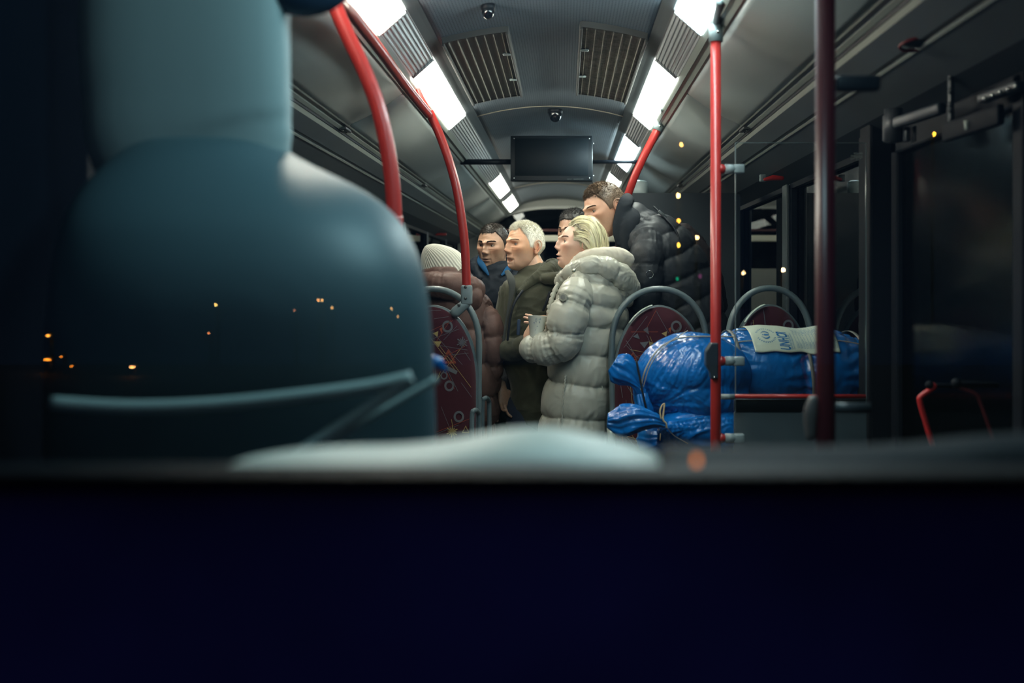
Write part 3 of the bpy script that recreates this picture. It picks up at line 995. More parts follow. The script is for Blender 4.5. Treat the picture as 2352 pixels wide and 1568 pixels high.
class Head:
    def __init__(s, c, yaw, pitch, roll, sc, k, seed=1):
        s.c, s.R, s.sc, s.k, s.seed = Vector(c), rotM(math.radians(yaw), math.radians(pitch), math.radians(roll)), sc, k, seed
        s.rng = np.random.default_rng(seed)
    def T(s, p):
        p = Vector(p)
        if p.z < -.035: p.z += .17 * (p.z + .035)
        return s.c + s.R @ (p * s.sc)
    def Tn(s, P_):
        q = np.array(P_, float)
        q[:, 2] += .17 * np.minimum(0, q[:, 2] + .035)
        return q * s.sc @ np.array(s.R).T + np.array(s.c)
    def inv(s, P_):
        q = (np.asarray(P_) - np.array(s.c)) @ np.array(s.R) / s.sc
        q[:, 2] = np.where(q[:, 2] < -.035, (q[:, 2] - .17 * .035) / 1.17, q[:, 2])
        return q
    def add_to(s, mb, ears=True):
        sp, f = sphere_grid(260, 220)
        p = sculpt(skull(sp), s.k)
        mb.add([tuple(q) for q in s.Tn(p)], f)
        if ears:
            for e in (-1, 1): ear_mb(mb, s.T, e)
    def eyes(s, root, iris=(.06, .035, .02), closed=.35, look=(0, 0)):
        for e in (-1, 1):
            mb = MB()
            v, f = ell((0, 0, 0), (.0118, .0118, .0118), 40)
            cen = Vector((e * .0310, s.face_y(e * .031, -.002) + .0118 - .0044, -.002))
            g = Vector((look[0], -1, look[1])).normalized()
            cols = []
            for q in v:
                d = q.normalized().angle(g)
                cols.append((.004, .004, .004) if d < .20 else (iris if d < .50 else (.42, .37, .33)))
            mb.add([s.T(cen + q) for q in v], f)
            mb.c = cols
            mb.build('eye', EYE, root)
            base = np.array(s.k['base'])
            lid = tuple(base * s.k.get('lidtone', .82))
            mb = MB()
            def shell(elo, ehi, r, col, m_=10, th=0):
                V = []; nA = 24
                for i in range(m_ + 1):
                    for j in range(nA + 1):
                        az = (-1 + 2 * j / nA) * 1.30
                        lo, hi = elo(az), ehi(az)
                        el = lo + (hi - lo) * i / m_
                        rr = r * (1 + .04 * (1 - i / m_) if th else 1)
                        V.append(s.T(cen + Vector((math.sin(az) * math.cos(el), -math.cos(az) * math.cos(el), math.sin(el))) * rr))
                Fq = [(i * (nA + 1) + j, i * (nA + 1) + j + 1, (i + 1) * (nA + 1) + j + 1, (i + 1) * (nA + 1) + j) for i in range(m_) for j in range(nA)]
                mb.add(V, Fq, col=col)
            op = lambda az: max(0, math.cos(az * 1.25))
            ue = lambda az: math.radians(-3 + (35 - 26 * closed) * op(az) ** .8)
            le = lambda az: math.radians(-5 - 21 * op(az) ** .9)
            shell(ue, lambda az: math.radians(85), .0128, lid)
            shell(lambda az: math.radians(-85), le, .0125, lid)
            a_, b_ = smooth_path([s.T(cen + Vector((math.sin(az) * math.cos(ue(az)), -math.cos(az) * math.cos(ue(az)), math.sin(ue(az)))) * .0130) for az in np.linspace(-1.2, 1.2, 9)], [.00065 * s.sc] * 9, 2)
            mb.add(*loft(a_, b_, n=6), col=s.k.get('lash', (.02, .015, .012)))
            a_, b_ = smooth_path([s.T(cen + Vector((math.sin(az) * math.cos(ue(az) + .42), -math.cos(az) * math.cos(ue(az) + .42), math.sin(ue(az) + .42))) * .0133) for az in np.linspace(-1.1, 1.1, 9)], [.0018 * s.sc] * 9, 2)
            mb.add(*loft(a_, b_, n=8), col=tuple(base * .88))
            mb.build('eyelid', SKIN, root)
    def brows(s, root, col, thick=1.0, n=150, lift=0):
        for e in (-1, 1):
            mb = MB()
            for i in range(n):
                t = s.rng.random()
                x = .012 + .036 * t
                z = .0165 + .006 * math.sin(t * 2.2) + (s.rng.random() - .5) * .0055 * thick * (1 - .6 * t) + lift * (t - .2)
                # ray to the sculpted face
                y = s.face_y(e * x, z) - .0006
                d = Vector((e * (1), .25, .35 - t * .9)).normalized() * (.006 + .003 * s.rng.random())
                a = Vector((e * x, y, z)); b = a + d + Vector((0, -.0008, 0)); w = Vector((0, 0, .0005))
                cc = tuple(np.array(col) * (.7 + .6 * s.rng.random()))
                mb.add([s.T(a - w), s.T(a + w), s.T((a + b) / 2 + w + Vector((0, -.0008, 0))), s.T(b), s.T((a + b) / 2 - w + Vector((0, -.0008, 0)))], [(0, 1, 2, 3, 4)], col=cc)
            mb.build('eyebrow', HAIRM, root)
    _fy = None
    def face_y(s, x, z):
        if s._fy is None:
            sp, f = sphere_grid(260, 220)
            p = sculpt(skull(sp), s.k)
            s._fy = p[p[:, 1] < -.03]
        d = (s._fy[:, 0] - x) ** 2 + (s._fy[:, 2] - z) ** 2
        return float(s._fy[np.argmin(d), 1])
    def hair_short(s, root, col, n=9000, length=.014, top=.0, fwd=.6, jitter=.35, width=.00045, colvar=.35, thick=.005, quiff=0, sidelen=.5, name='hair'):
        """cap + thousands of fine blades"""
        sp, f = sphere_grid(120, 90)
        p = skull(sp)
        k = s.k
        m = hair_mask(p, k)
        nrm = sp / np.array([.079, .1, .105]); nrm /= np.linalg.norm(nrm, axis=1)[:, None]
        side = np.clip((p[:, 2] - .02) / .06, 0, 1)
        tl = thick * (sidelen + (1 - sidelen) * side) + top * np.clip((p[:, 2] - .06) / .05, 0, 1)
        q = p + nrm * (m * tl * (1 + .25 * vnoise(p * 120, 4)))[:, None] - nrm * ((1 - m) * .004)[:, None]
        keep = [fc for fc in f if all(m[i] > .03 for i in fc)]
        mb = MB(); mb.add([tuple(v) for v in s.Tn(q)], keep)
        cc = np.array(col)[None] * (.75 + .5 * (vnoise(p * [160, 160, 60], 8) * .5 + .5)[:, None])
        mb.c = [tuple(v) for v in cc]
        cap = mb.build(name, HAIRM, root)
        # blades
        rng = s.rng
        d = rng.normal(size=(n * 3, 3)); d /= np.linalg.norm(d, axis=1)[:, None]
        pr = skull(d); mk = hair_mask(pr, k)
        sel = mk > rng.random(len(mk)) * .9 + .08
        pr, dn = pr[sel][:n], d[sel][:n]
        nn = dn / np.array([.079, .1, .105]); nn /= np.linalg.norm(nn, axis=1)[:, None]
        sd = np.clip((pr[:, 2] - .02) / .06, 0, 1)
        comb = np.zeros_like(nn); comb[:, 1] = -fwd * sd + .5 * (1 - sd) ; comb[:, 2] = -.9 * (1 - sd) + quiff * sd
        comb += rng.normal(size=comb.shape) * jitter
        dr = nn * (.10 + .30 * sd[:, None]) + comb
        dr /= np.linalg.norm(dr, axis=1)[:, None]
        L = (length * (sidelen + (1 - sidelen) * sd) + top * np.clip((pr[:, 2] - .06) / .05, 0, 1)) * (.6 + .8 * rng.random(len(pr)))
        b0 = pr + nn * .0005
        b1 = b0 + dr * (L * .55)[:, None] + nn * (L * .15)[:, None]
        dr2 = dr - nn * .25; b2 = b1 + dr2 * (L * .5)[:, None]
        w = np.cross(dr, nn); w /= np.linalg.norm(w, axis=1)[:, None] + 1e-9; w *= width
        allv = np.stack([b0 - w, b0 + w, b1 + w * .8, b2, b1 - w * .8], 1).reshape(-1, 3)
        allv = s.Tn(allv)
        c = np.array(col)[None] * (1 + colvar * (rng.random((len(pr), 1)) * 2 - 1) + .2 * vnoise(pr * 60, 2)[:, None])
        cr = np.repeat(np.clip(c, .002, 1), 5, 0)
        mb = MB(); mb.v = [tuple(v) for v in allv]; mb.f = [tuple(range(5 * i, 5 * i + 5)) for i in range(len(pr))]
        mb.m = [0] * len(pr); mb.c = [tuple(v) for v in cr]
        mb.build('hair_strands', HAIRM, cap, smooth=False)
        return cap

# ------------------------------------------------------------------ clothing from lofted limbs
class Limb:
    def __init__(s, pts, rad, ref=Vector((1, 0, 0)), seam=None, puff=.0, off=0.0, n=28, k=5, ex=2.0, straight=False):
        s.straight = straight
        s.p, s.r = smooth_path(pts, rad, k)
        s.ref = ref; s.n = n; s.seam = seam; s.puff = puff; s.off = off; s.ex = ex
    def add_to(s, mb, grow=0.0):
        mb.add(*loft(s.p, [(a + grow, b + grow) for a, b in s.r], ref=s.ref, n=s.n, ex=s.ex))

def limb_param(co, limbs):
    """for each vertex: limb index, arc length u, angle phi, normalised distance"""
    best = np.full(len(co), 1e9); idx = np.zeros(len(co), int); U = np.zeros(len(co)); PH = np.zeros(len(co))
    for li, l in enumerate(limbs):
        acc = 0.0
        mine = np.zeros(len(co), bool)
        for i in range(len(l.p) - 1):
            a, b = np.array(l.p[i]), np.array(l.p[i + 1])
            ab = b - a; L = np.linalg.norm(ab)
            if L < 1e-6: continue
            t = (co - a) @ ab / L / L
            tc = np.clip(t, 0, 1)
            # soft extension at the ends
            q = co - (a + ab * tc[:, None])
            A, B = frame(Vector(ab), l.ref)
            r0, r1 = l.r[i], l.r[i + 1]
            ra = r0[0] + (r1[0] - r0[0]) * tc; rb = r0[1] + (r1[1] - r0[1]) * tc
            qa, qb = q @ np.array(A), q @ np.array(B); qt = q @ (ab / L)
            d = np.sqrt((qa / ra) ** 2 + (qb / rb) ** 2 + (qt / np.minimum(ra, rb)) ** 2)
            m = d < best
            mine |= m
            best[m] = d[m]; idx[m] = li; U[m] = acc + (t if False else tc)[m] * L; PH[m] = np.arctan2(qb[m], qa[m])
            acc += L
        if l.straight:
            a0, a1 = np.array(l.p[0]), np.array(l.p[-1]); ax_ = (a1 - a0) / np.linalg.norm(a1 - a0)
            mm = mine & (idx == li)
            U[mm] = ((co - a0) @ ax_)[mm]
    return idx, U, PH, best

def cloth(name, limbs, m, parent, voxel=.006, wrinkle=.003, wscale=14, seed=0, pucker=.5, extra=None, smooth_it=3, slope=0.0, label=None, fine=.0008):
    mb = MB()
    for l in limbs: l.add_to(mb)
    if extra: extra(mb)
    me = remesh(mb, voxel, smooth_it)
    co, nr = get_co(me)
    idx, U, PH, D = limb_param(co, limbs)
    disp = np.zeros(len(co))
    wob = .008 * vnoise(co * 9, seed + 20)
    for li, l in enumerate(limbs):
        mk = idx == li
        if not l.seam or not mk.any(): continue
        if isinstance(l.seam, (list, tuple)):
            seams = np.array(l.seam)
        else:
            seams = np.arange(l.off, 3, l.seam)
        u = U[mk] + wob[mk] + slope * np.cos(PH[mk]) * .05
        d = np.abs(u[:, None] - seams[None]).min(1)
        sp = np.median(np.diff(seams)) if len(seams) > 1 else .1
        h = np.clip(d / (sp * .5), 0, 1)
        prof = np.sqrt(np.clip(1 - (1 - h) ** 2, 0, 1))
        near = np.exp(-(d / (sp * .22)) ** 2)
        ph = PH[mk]
        rr = np.mean([a for a, b in l.r])
        pk = np.sin(ph * rr / .010 + 3.5 * vnoise(np.stack([ph * 3, u * 12, u * 0], 1), seed + 7)) * (.6 + .6 * vnoise(np.stack([ph * 6, u * 9, u * 0 + 3], 1), seed + 31))
        disp[mk] += l.puff * (prof - .55) + pucker * l.puff * .30 * near * pk
    # large folds, stretched
    disp += wrinkle * fbm(co * wscale * np.array([1, 1, .55]), seed, 3)
    rd = 1 - np.abs(vnoise(co * wscale * 1.5 * np.array([1, 1, .8]) + 3 * vnoise(co * wscale * .6, seed + 5)[:, None], seed + 11))
    disp += wrinkle * .9 * (rd ** 6)
    disp += fine * fbm(co * 70, seed + 3, 2)
    set_co(me, co + nr * disp[:, None])
    me.materials.append(m)
    o = link_mesh(me, name, parent)
    if label: o['label'] = label
    return o

def person(name_lbl, base_px, d, group='people in the aisle'):
    p = P(*base_px, d)
    return thing('person', (p.x, p.y, 0.0), name_lbl, 'person', group)

def body(root, head, neck_pts, neck_r, limbs, hands=(), legs=True, voxel=.0032, base=(.6, .36, .25), hip=None):
    mb = MB()
    a, b = smooth_path(neck_pts, neck_r, 5)
    mb.add(*loft(a, b, n=28))
    for l in limbs:
        mb.add(*loft(l.p, [(max(.012, x - .028), max(.012, y - .028)) for x, y in l.r], ref=l.ref, n=20))
    for h in hands: h(mb)
    me0 = remesh(mb, voxel, 1, .35)
    co, nr = get_co(me0)
    hb = MB(); hb.v = [tuple(v) for v in co]; hb.f = [tuple(p.vertices) for p in me0.polygons]; hb.m = [0] * len(hb.f); hb.c = [(1, 1, 1)] * len(hb.v)
    bpy.data.meshes.remove(me0)
    head.add_to(hb)
    me = bpy.data.meshes.new('body')
    me.from_pydata(hb.v, [], hb.f)
    me.polygons.foreach_set('use_smooth', [True] * len(hb.f)); me.update()
    co, nr = get_co(me)
    set_col(me, skin_colors(head.inv(co), base, head.k))
    me.materials.append(SKIN)
    return link_mesh(me, 'body', root)

def shoes_legs(root, hip, feet, m, ms, r=.085):
    mb = MB()
    for s, ft in zip((-1, 1), feet):
        h = hip + Vector((s * .085, 0, 0))
        kn = (h + ft) / 2 + Vector((0, -.03, 0))
        a, b = smooth_path([h, kn, ft + Vector((0, 0, .08))], [(r * 1.15, r * 1.15), (r * .85, r * .9), (r * .75, r * .8)], 6)
        mb.add(*loft(a, b, n=20))
    me = remesh(mb, .012, 2)
    me.materials.append(m)
    link_mesh(me, 'trousers', root)
    for ft in feet:
        k = MB()
        k.add(*loft([ft + Vector((0, .09, .035)), ft + Vector((0, 0, .045)), ft + Vector((0, -.10, .035)), ft + Vector((0, -.17, .028))], [(.035, .034), (.042, .044), (.046, .034), (.036, .026)], n=16))
        k.build('shoe', ms, root)

M_TR = mat('dark_trousers', (.012, .016, .028), .8, bump=.3, bscale=200)
M_SHOE = mat('black_leather', (.01, .01, .012), .4)
# ================================================================== the woman in the pale puffer coat
M_PUFF = mat('pale_puffer', (.47, .465, .39), .36, bump=.25, bscale=160, spec=.5, sheen=.1, stretch=(1, 1, .5), bdist=.0015)
M_HOODIE = mat('cream_fleece', (.70, .64, .52), .85, bump=.15, bscale=700, sheen=.3)
dW = 4.75
def W(px, py, dd=0.0): return P(px, py, dW + dd)
root = person('blonde woman in a pale quilted puffer coat holding a paper cup', (1320, 655), dW)
kW = dict(age=.15, base=(.77, .48, .35), nose=.92, brow=.45, lips=1.35, jaw=.78, cheek=1.35, fold=.5, open=.45, lipcol=(.48, .14, .13), blush=1.3, hairline=.060, recede=0, shadow=.55, lash=(.01, .01, .01), lidtone=.7)
hW = Head(W(1332, 560), 80, -11, 0, .985, kW, 11)
hW.c = W(1330, 561)
torso = Limb([W(1352, 640), W(1358, 668), W(1357, 700), W(1352, 760), W(1340, 850), W(1325, 930), W(1314, 1000), W(1306, 1150)],
             [(.10, .17), (.135, .205), (.165, .215), (.172, .20), (.155, .19), (.155, .19), (.150, .19), (.155, .19)],
             ref=Vector((1, 0, 0)), seam=[.02, .12, .22, .345, .48, .64, .80, .98], puff=.027, n=36, straight=True)
arm = Limb([W(1334, 652, -.13), W(1318, 690, -.20), W(1303, 735, -.225), W(1294, 782, -.22), W(1264, 798, -.20), W(1226, 801, -.16)],
           [(.060, .06), (.080, .075), (.083, .08), (.080, .075), (.074, .07), (.060, .058)], ref=Vector((0, 1, 0)), seam=[.03, .135, .25, .34, .425, .50], puff=.023)
arm2 = Limb([W(1345, 655, .14), W(1325, 710, .20), W(1300, 775, .20), W(1262, 790, .12), W(1240, 788, .03)],
            [(.060, .06), (.078, .075), (.078, .075), (.066, .06), (.052, .05)], ref=Vector((0, 1, 0)), seam=.12, puff=.014)
body(root, hW, [hW.T((0, .018, -.055)), W(1345, 620), W(1352, 655), W(1354, 690)], [(.052, .052), (.055, .055), (.075, .09), (.10, .13)], [torso, arm, arm2],
     hands=[lambda mb: hand_mb(mb, W(1243, 784, -.115), Vector((-.25, .05, .9)), Vector((-.8, .4, 0)), -1, curl=(.35, .4, .45, .5), thumb=.4, sc=.82)],
     base=kW['base'])
hW.eyes(root, (.05, .06, .06), closed=.5, look=(-.1, -.1))
hW.brows(root, (.15, .09, .06), 1.0, 240, lift=.004)
cloth('coat', [torso, arm, arm2], M_PUFF, root, .0060, wrinkle=.0022, wscale=11, seed=2, pucker=.75, smooth_it=2, fine=.0005)
# quilted hood lying on the back and shoulders
hd = []
for s in (-1, 1):
    hd.append(Limb([W(1286, 648, s * .06), W(1303, 630, s * .10), W(1340, 613, s * .135), W(1385, 614, s * .13), W(1425, 634, s * .09), W(1443, 664, s * .03)],
                   [(.020, .022), (.032, .030), (.042, .040), (.048, .048), (.050, .052), (.046, .052)], ref=Vector((0, 1, 0)), seam=[.05, .13, .215, .30], puff=.012, off=.02, k=5))
hd.append(Limb([W(1395, 640, 0), W(1425, 660, 0), W(1440, 690, 0)], [(.10, .05), (.10, .05), (.06, .026)], ref=Vector((0, 1, 0)), seam=.06, puff=.008))
cloth('hood', hd, M_PUFF, root, .0052, wrinkle=.0035, wscale=22, seed=5, pucker=1.2)
hd = []
for s in (-1, 1):
    hd.append(Limb([W(1296, 640, s * .035), W(1312, 618, s * .06), W(1338, 593, s * .090), W(1378, 585, s * .095), W(1418, 588, s * .07), W(1441, 600, s * .02)],
                   [(.010, .014), (.016, .024), (.022, .030), (.028, .034), (.032, .040), (.030, .040)], ref=Vector((0, 1, 0)), k=5))
hd.append(Limb([W(1380, 602, 0), W(1430, 603, 0)], [(.07, .030), (.05, .034)], ref=Vector((0, 1, 0))))
cloth('hoodie_hood', hd, M_HOODIE, root, .0050, wrinkle=.003, wscale=16, seed=8, fine=.0003, label='cream fleece hood folded at the nape')
# front zip edge, sleeve badge, drawstring toggle
zp = [W(1290, 640, -.07), W(1274, 668, -.09), W(1264, 700, -.10), W(1259, 735, -.09), W(1256, 765, -.08)]
a, b = smooth_path(zp, [(.011, .016)] * 5, 12)
mb = MB().add(*loft([p + Vector((.002 * math.sin(i * 1.9), 0, 0)) for i, p in enumerate(a)], [(x * (1 + .2 * math.sin(i * 1.3)), y) for i, (x, y) in enumerate(b)], ref=Vector((1, 0, 0)), n=14))
mb.build('zip_placket', M_PUFF, root)
c = W(1293, 682, -.292)
hexa = lambda r: [(c.x + r * math.cos(math.pi / 6 + k * math.pi / 3) * .95, c.z + r * math.sin(math.pi / 6 + k * math.pi / 3)) for k in range(6)]
MB().add(*prism(hexa(.020), c.y - .003, c.y + .03)).build('sleeve_badge', mat('badge_rubber', (.40, .39, .31), .4), root, smooth=False)
mb = MB().add(*prism(hexa(.012), c.y - .005, c.y - .002))
mb.build('badge_emblem', mat('badge_metal', (.62, .60, .52), .25, metal=.7), root, smooth=False)
t0 = W(1318, 622, -.19)
mb = MB().add(*rbox(t0, (.016, .012, .018), .004, 2, Matrix.Rotation(.6, 3, 'Y')))
mb.build('cord_toggle', mat('toggle_metal', (.72, .70, .52), .2, metal=.8), root)
mb = MB().add(*tube([W(1330, 610, -.185), t0, W(1306, 640, -.18), W(1300, 650, -.18)], .0022, 8, 5))
mb.build('drawstring', M_PUFF, root)
# gathered side seam on the skirt of the coat and back seam
for pts, r in (([W(1402, 690, -.155), W(1405, 740, -.150), W(1398, 790, -.148), W(1389, 850, -.15), W(1380, 905, -.15), W(1368, 955, -.15)], .0026),
               ([W(1299, 862, -.183), W(1296, 890, -.186), W(1292, 930, -.187), W(1289, 985, -.187)], .0034)):
    a = smooth_path(pts, None, 14)
    MB().add(*loft([p + Vector((.0022 * math.sin(i * 1.7), 0, 0)) for i, p in enumerate(a)], [r] * len(a), n=8)).build('seam', M_PUFF, root)
shoes_legs(root, W(1310, 1120), [Vector((.0, 4.65, 0)), Vector((.12, 4.85, 0))], M_TR, M_SHOE)

# blonde hair: shell plus long flowing locks
def blonde(h, root):
    rng = np.random.default_rng(5)
    col = np.array((.70, .63, .44))
    sp, f = sphere_grid(120, 90)
    p = skull(sp)
    nrm = sp / np.array([.079, .1, .105]); nrm /= np.linalg.norm(nrm, axis=1)[:, None]
    x, y, z = p.T
    vol = .006 + .010 * np.clip(z / .1, 0, 1) + .012 * np.clip(y / .08, 0, 1)
    up = np.clip((z - (.084 - .9 * np.clip(y + .055, 0, .12)) ) / .01, 0, 1)
    up = np.where(y > .03, np.clip((z + .095) / .01, 0, 1), up)
    keep = [fc for fc in f if all(up[i] > .3 for i in fc)]
    q = p + nrm * (vol * up)[:, None]
    mb = MB(); mb.add([tuple(v) for v in h.Tn(q)], keep)
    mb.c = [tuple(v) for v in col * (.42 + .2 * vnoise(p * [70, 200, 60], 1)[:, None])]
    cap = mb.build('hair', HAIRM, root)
    V, Fc, Cc = [], [], []
    n = 8000
    for i in range(n):
        # roots: along the hairline band and over the scalp
        if i % 5 < 2:
            a = rng.uniform(-1, 1); rx = .060 * a
            r0 = np.array([rx, -.066 + .050 * abs(a) ** 2.2, .072 - .028 * abs(a) ** 2.5 + rng.normal() * .004 + .010 * rng.random()])
        else:
            d = rng.normal(size=3); d[2] = abs(d[2]) * .9 + .1; d /= np.linalg.norm(d); r0 = skull(d[None])[0]
            if r0[1] < -.045 and r0[2] < .072: continue
        lay = rng.random()
        s_ = 1 if r0[0] >= 0 else -1
        pos = r0.copy()
        lock = vnoise(r0[None] * 60, 3)[0]
        vfl = .006 + .017 * lay
        seg = 11
        L = rng.uniform(.013, .0185)
        pts = []
        hang = False
        for j in range(seg + 1):
            # radial direction on the skull ellipsoid
            e = pos / np.array([.079, .100, .105]) ** 2; e /= np.linalg.norm(e)
            t = j / seg
            rr = math.sqrt(((pos / np.array([.079, .100, .105])) ** 2).sum())
            want = 1 + (vfl * (.5 + min(1, t * 3) * (1.0 + .5 * (pos[1] > .0)))) / .1
            pts.append(pos.copy())
            back = np.array([.25 * s_ * (pos[2] > .03), 1.0, -.15 - 1.9 * np.clip((pos[1] + .015) / .06, 0, 1.6)])
            if j == 0: back = back + np.array([0, -.75 * rng.random(), 1.5]) * (1 if pos[2] > .06 else .3)
            back = back + np.array([.25 * lock * s_, .0, .22 * math.sin(j * .7 + lock * 5)]) + rng.normal(size=3) * .06
            tang = back - e * (back @ e)
            tang /= np.linalg.norm(tang) + 1e-9
            pos = pos + (tang + e * np.clip((want - rr) * 4, -.4, .6)) * L * (.7 if j == 0 else 1)
            if pos[2] < -.088 + .012 * lay: 
                pts.append(pos.copy()); break
        pts = np.array(pts)
        m_ = len(pts)
        if m_ < 3: continue
        wd = rng.uniform(.0009, .0021)
        tg = np.gradient(pts, axis=0)
        e = pts / np.array([.079, .1, .105]) ** 2; e /= np.linalg.norm(e, axis=1)[:, None]
        w = np.cross(tg, e); w /= np.linalg.norm(w, axis=1)[:, None] + 1e-9
        tap = np.array([wd * (1 - (j / (m_ - 1)) ** 3 * .8) for j in range(m_)])[:, None]
        b = len(V)
        l_, r_ = pts - w * tap, pts + w * tap
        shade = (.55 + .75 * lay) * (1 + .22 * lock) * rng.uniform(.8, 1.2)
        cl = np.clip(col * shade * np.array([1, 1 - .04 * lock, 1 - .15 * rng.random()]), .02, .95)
        for j in range(m_):
            V.append(l_[j]); V.append(r_[j]); Cc.append(cl); Cc.append(cl)
        for j in range(m_ - 1):
            Fc.append((b + 2 * j, b + 2 * j + 1, b + 2 * j + 3, b + 2 * j + 2))
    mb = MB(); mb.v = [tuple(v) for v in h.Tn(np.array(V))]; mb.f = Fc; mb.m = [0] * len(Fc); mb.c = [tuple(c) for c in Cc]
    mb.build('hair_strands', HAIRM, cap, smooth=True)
    # darker strands combed back over the temple
    mb = MB()
    for i in range(420):
        for s_ in (-1, 1):
            t = rng.random()
            a = Vector((s_ * (.064 + .010 * rng.random()), -.054 + .034 * t ** 1.2 + .012 * rng.random(), .052 - .062 * t))
            b = Vector((s_ * (.084 + .004 * rng.random()), .010, .026 - .048 * t))
            c_ = Vector((s_ * .088, .040, .004 - .05 * t))
            pp = smooth_path([a, b, c_], None, 4)
            w = Vector((0, .0002, .0006))
            v = []
            for q in pp: v += [h.T(q - w), h.T(q + w)]
            fcs = [(2 * j, 2 * j + 1, 2 * j + 3, 2 * j + 2) for j in range(len(pp) - 1)]
            mb.add(v, fcs, col=tuple(np.array((.46, .36, .20)) * rng.uniform(.6, 1.25)))
    mb.build('temple_hair', HAIRM, cap)
blonde(hW, root)

# the paper cup
cp = P(1233, 751, dW - .17)
t = thing('paper_cup', cp, 'white paper cup with faint blue-grey print held between the two', 'cup')
mb = MB()
V, Fc = [], []
tilt = Matrix.Rotation(math.radians(3), 3, 'Y') @ Matrix.Rotation(math.radians(-6), 3, 'X')
prof = [(.0, -.048), (.0265, -.048), (.0275, -.046), (.0425, .048), (.0432, .0485), (.0425, .0495), (.0412, .047), (.0262, -.044), (0, -.044)]
n = 40
for r, z in prof:
    for k in range(n):
        a = 2 * math.pi * k / n
        V.append(cp + tilt @ Vector((max(r, .0004) * math.cos(a), max(r, .0004) * math.sin(a), z)))
for i in range(len(prof) - 1):
    for k in range(n):
        Fc.append((i * n + k, i * n + (k + 1) % n, (i + 1) * n + (k + 1) % n, (i + 1) * n + k))
mb.add(V, Fc)
pm = mat('cup_paper', (.78, .80, .72), .6)
mb.build('cup_body', pm, t)
mb = MB()
rng = random.Random(3)
for (u, v_) in ((-.15, .034), (-.05, .035), (-.16, .025), (-.08, .022), (-.02, .026), (.25, .033), (.33, .036), (.42, .034), (.28, .022), (.33, .020), (-.38, .016), (-.30, .018), (-.14, -.014), (.05, .003)):
    r = .0275 + (v_ + .046) / .094 * .015 + .0004
    for q in range(3):
        a = -math.pi / 2 + u + rng.uniform(-.04, .04); zz = v_ + rng.uniform(-.003, .003)
        w, hh = rng.uniform(.02, .05), rng.uniform(.0008, .002)
        pts4 = [(a - w, zz - hh), (a + w, zz - hh), (a + w, zz + hh), (a - w, zz + hh)]
        mb.add([cp + tilt @ Vector((r * math.cos(x), r * math.sin(x), z)) for x, z in pts4], [(0, 1, 2, 3)])
mb.build('cup_print', mat('cup_ink', (.22, .28, .32), .6), t, smooth=False)

# ================================================================== white-haired man
M_OLIVE = mat('olive_jacket', (.055, .057, .034), .7, spec=.25, bump=.3, bscale=260, sheen=.15)
M_GREYIN = mat('grey_lining', (.065, .07, .065), .8, spec=.2, bump=.2, bscale=300)
dM = 5.02
def Wm(px, py, dd=0.0): return P(px, py, dM + dd)
root = person('white-haired man in an olive jacket, mouth open, speaking', (1225, 655), dM)
k = dict(base=(.75, .42, .26), nose=1.05, brow=1.1, lips=.8, jaw=1.15, cheek=1.0, fold=1.6, open=1.5, age=1.6, lipcol=(.46, .19, .15), hairline=.066, recede=.02, shadow=.45,
         stubble=.45, stubcol=(.46, .36, .31), scalp=(.60, .50, .40), lash=(.03, .02, .02))
h = Head(Wm(1204, 562), 52, -3, 2, 1.0, k, 21)
torso = Limb([Wm(1236, 640), Wm(1232, 665), Wm(1224, 720), Wm(1226, 790), Wm(1246, 870), Wm(1250, 932)], [(.10, .09), (.165, .13), (.175, .15), (.172, .15), (.165, .15), (.17, .15)], n=32)
armR = Limb([Wm(1176, 672, -.02), Wm(1162, 735, -.03), Wm(1160, 795, -.08), Wm(1185, 802, -.16), Wm(1212, 790, -.22)], [(.062, .062), (.062, .062), (.058, .058), (.052, .052), (.042, .044)], ref=Vector((0, 1, 0)))
armL = Limb([Wm(1290, 665, -.02), Wm(1300, 735, -.05), Wm(1292, 800, -.06), Wm(1262, 812, -.08)], [(.064, .064), (.062, .062), (.056, .056), (.046, .046)], ref=Vector((0, 1, 0)))
body(root, h, [h.T((0, .022, -.05)), Wm(1228, 620), Wm(1234, 645), Wm(1232, 680)], [(.056, .056), (.058, .058), (.075, .085), (.10, .11)], [torso, armR, armL],
     hands=[lambda mb: hand_mb(mb, Wm(1206, 790, -.27), Vector((.25, .05, .85)), Vector((.8, .25, .0)), 1, curl=(.45, .5, .55, .6), thumb=.3, sc=.95)], base=k['base'])
h.eyes(root, (.04, .05, .07), closed=.30, look=(-.15, -.05))
h.brows(root, (.38, .28, .20), .8, 130)
h.hair_short(root, (.86, .84, .74), n=16000, length=.014, top=.004, fwd=.5, jitter=.16, thick=.006, quiff=.0, sidelen=.35, colvar=.2, width=.0004)
cloth('jacket', [torso, armR, armL], M_OLIVE, root, .0065, wrinkle=.0062, wscale=9, seed=31)
# stand collar and hood roll
hd = [Limb([Wm(1192, 672, -.13), Wm(1212, 655, -.12), Wm(1240, 632, -.11), Wm(1262, 618, -.06), Wm(1275, 612, .02), Wm(1262, 615, .09)], [(.010, .012), (.016, .022), (.020, .030), (.026, .036), (.028, .04), (.026, .04)], ref=Vector((0, 1, 0))),
      Limb([Wm(1250, 640, -.13), Wm(1275, 640, -.12), Wm(1292, 640, -.05), Wm(1290, 640, .04)], [(.030, .026), (.036, .032), (.040, .036), (.04, .04)], ref=Vector((0, 1, 0))),
      Limb([Wm(1186, 680, -.10), Wm(1190, 655, -.04), Wm(1200, 640, .03)], [(.012, .012), (.020, .020), (.024, .03)], ref=Vector((0, 1, 0)))]
cloth('hood', hd, M_OLIVE, root, .0055, wrinkle=.004, wscale=16, seed=35)
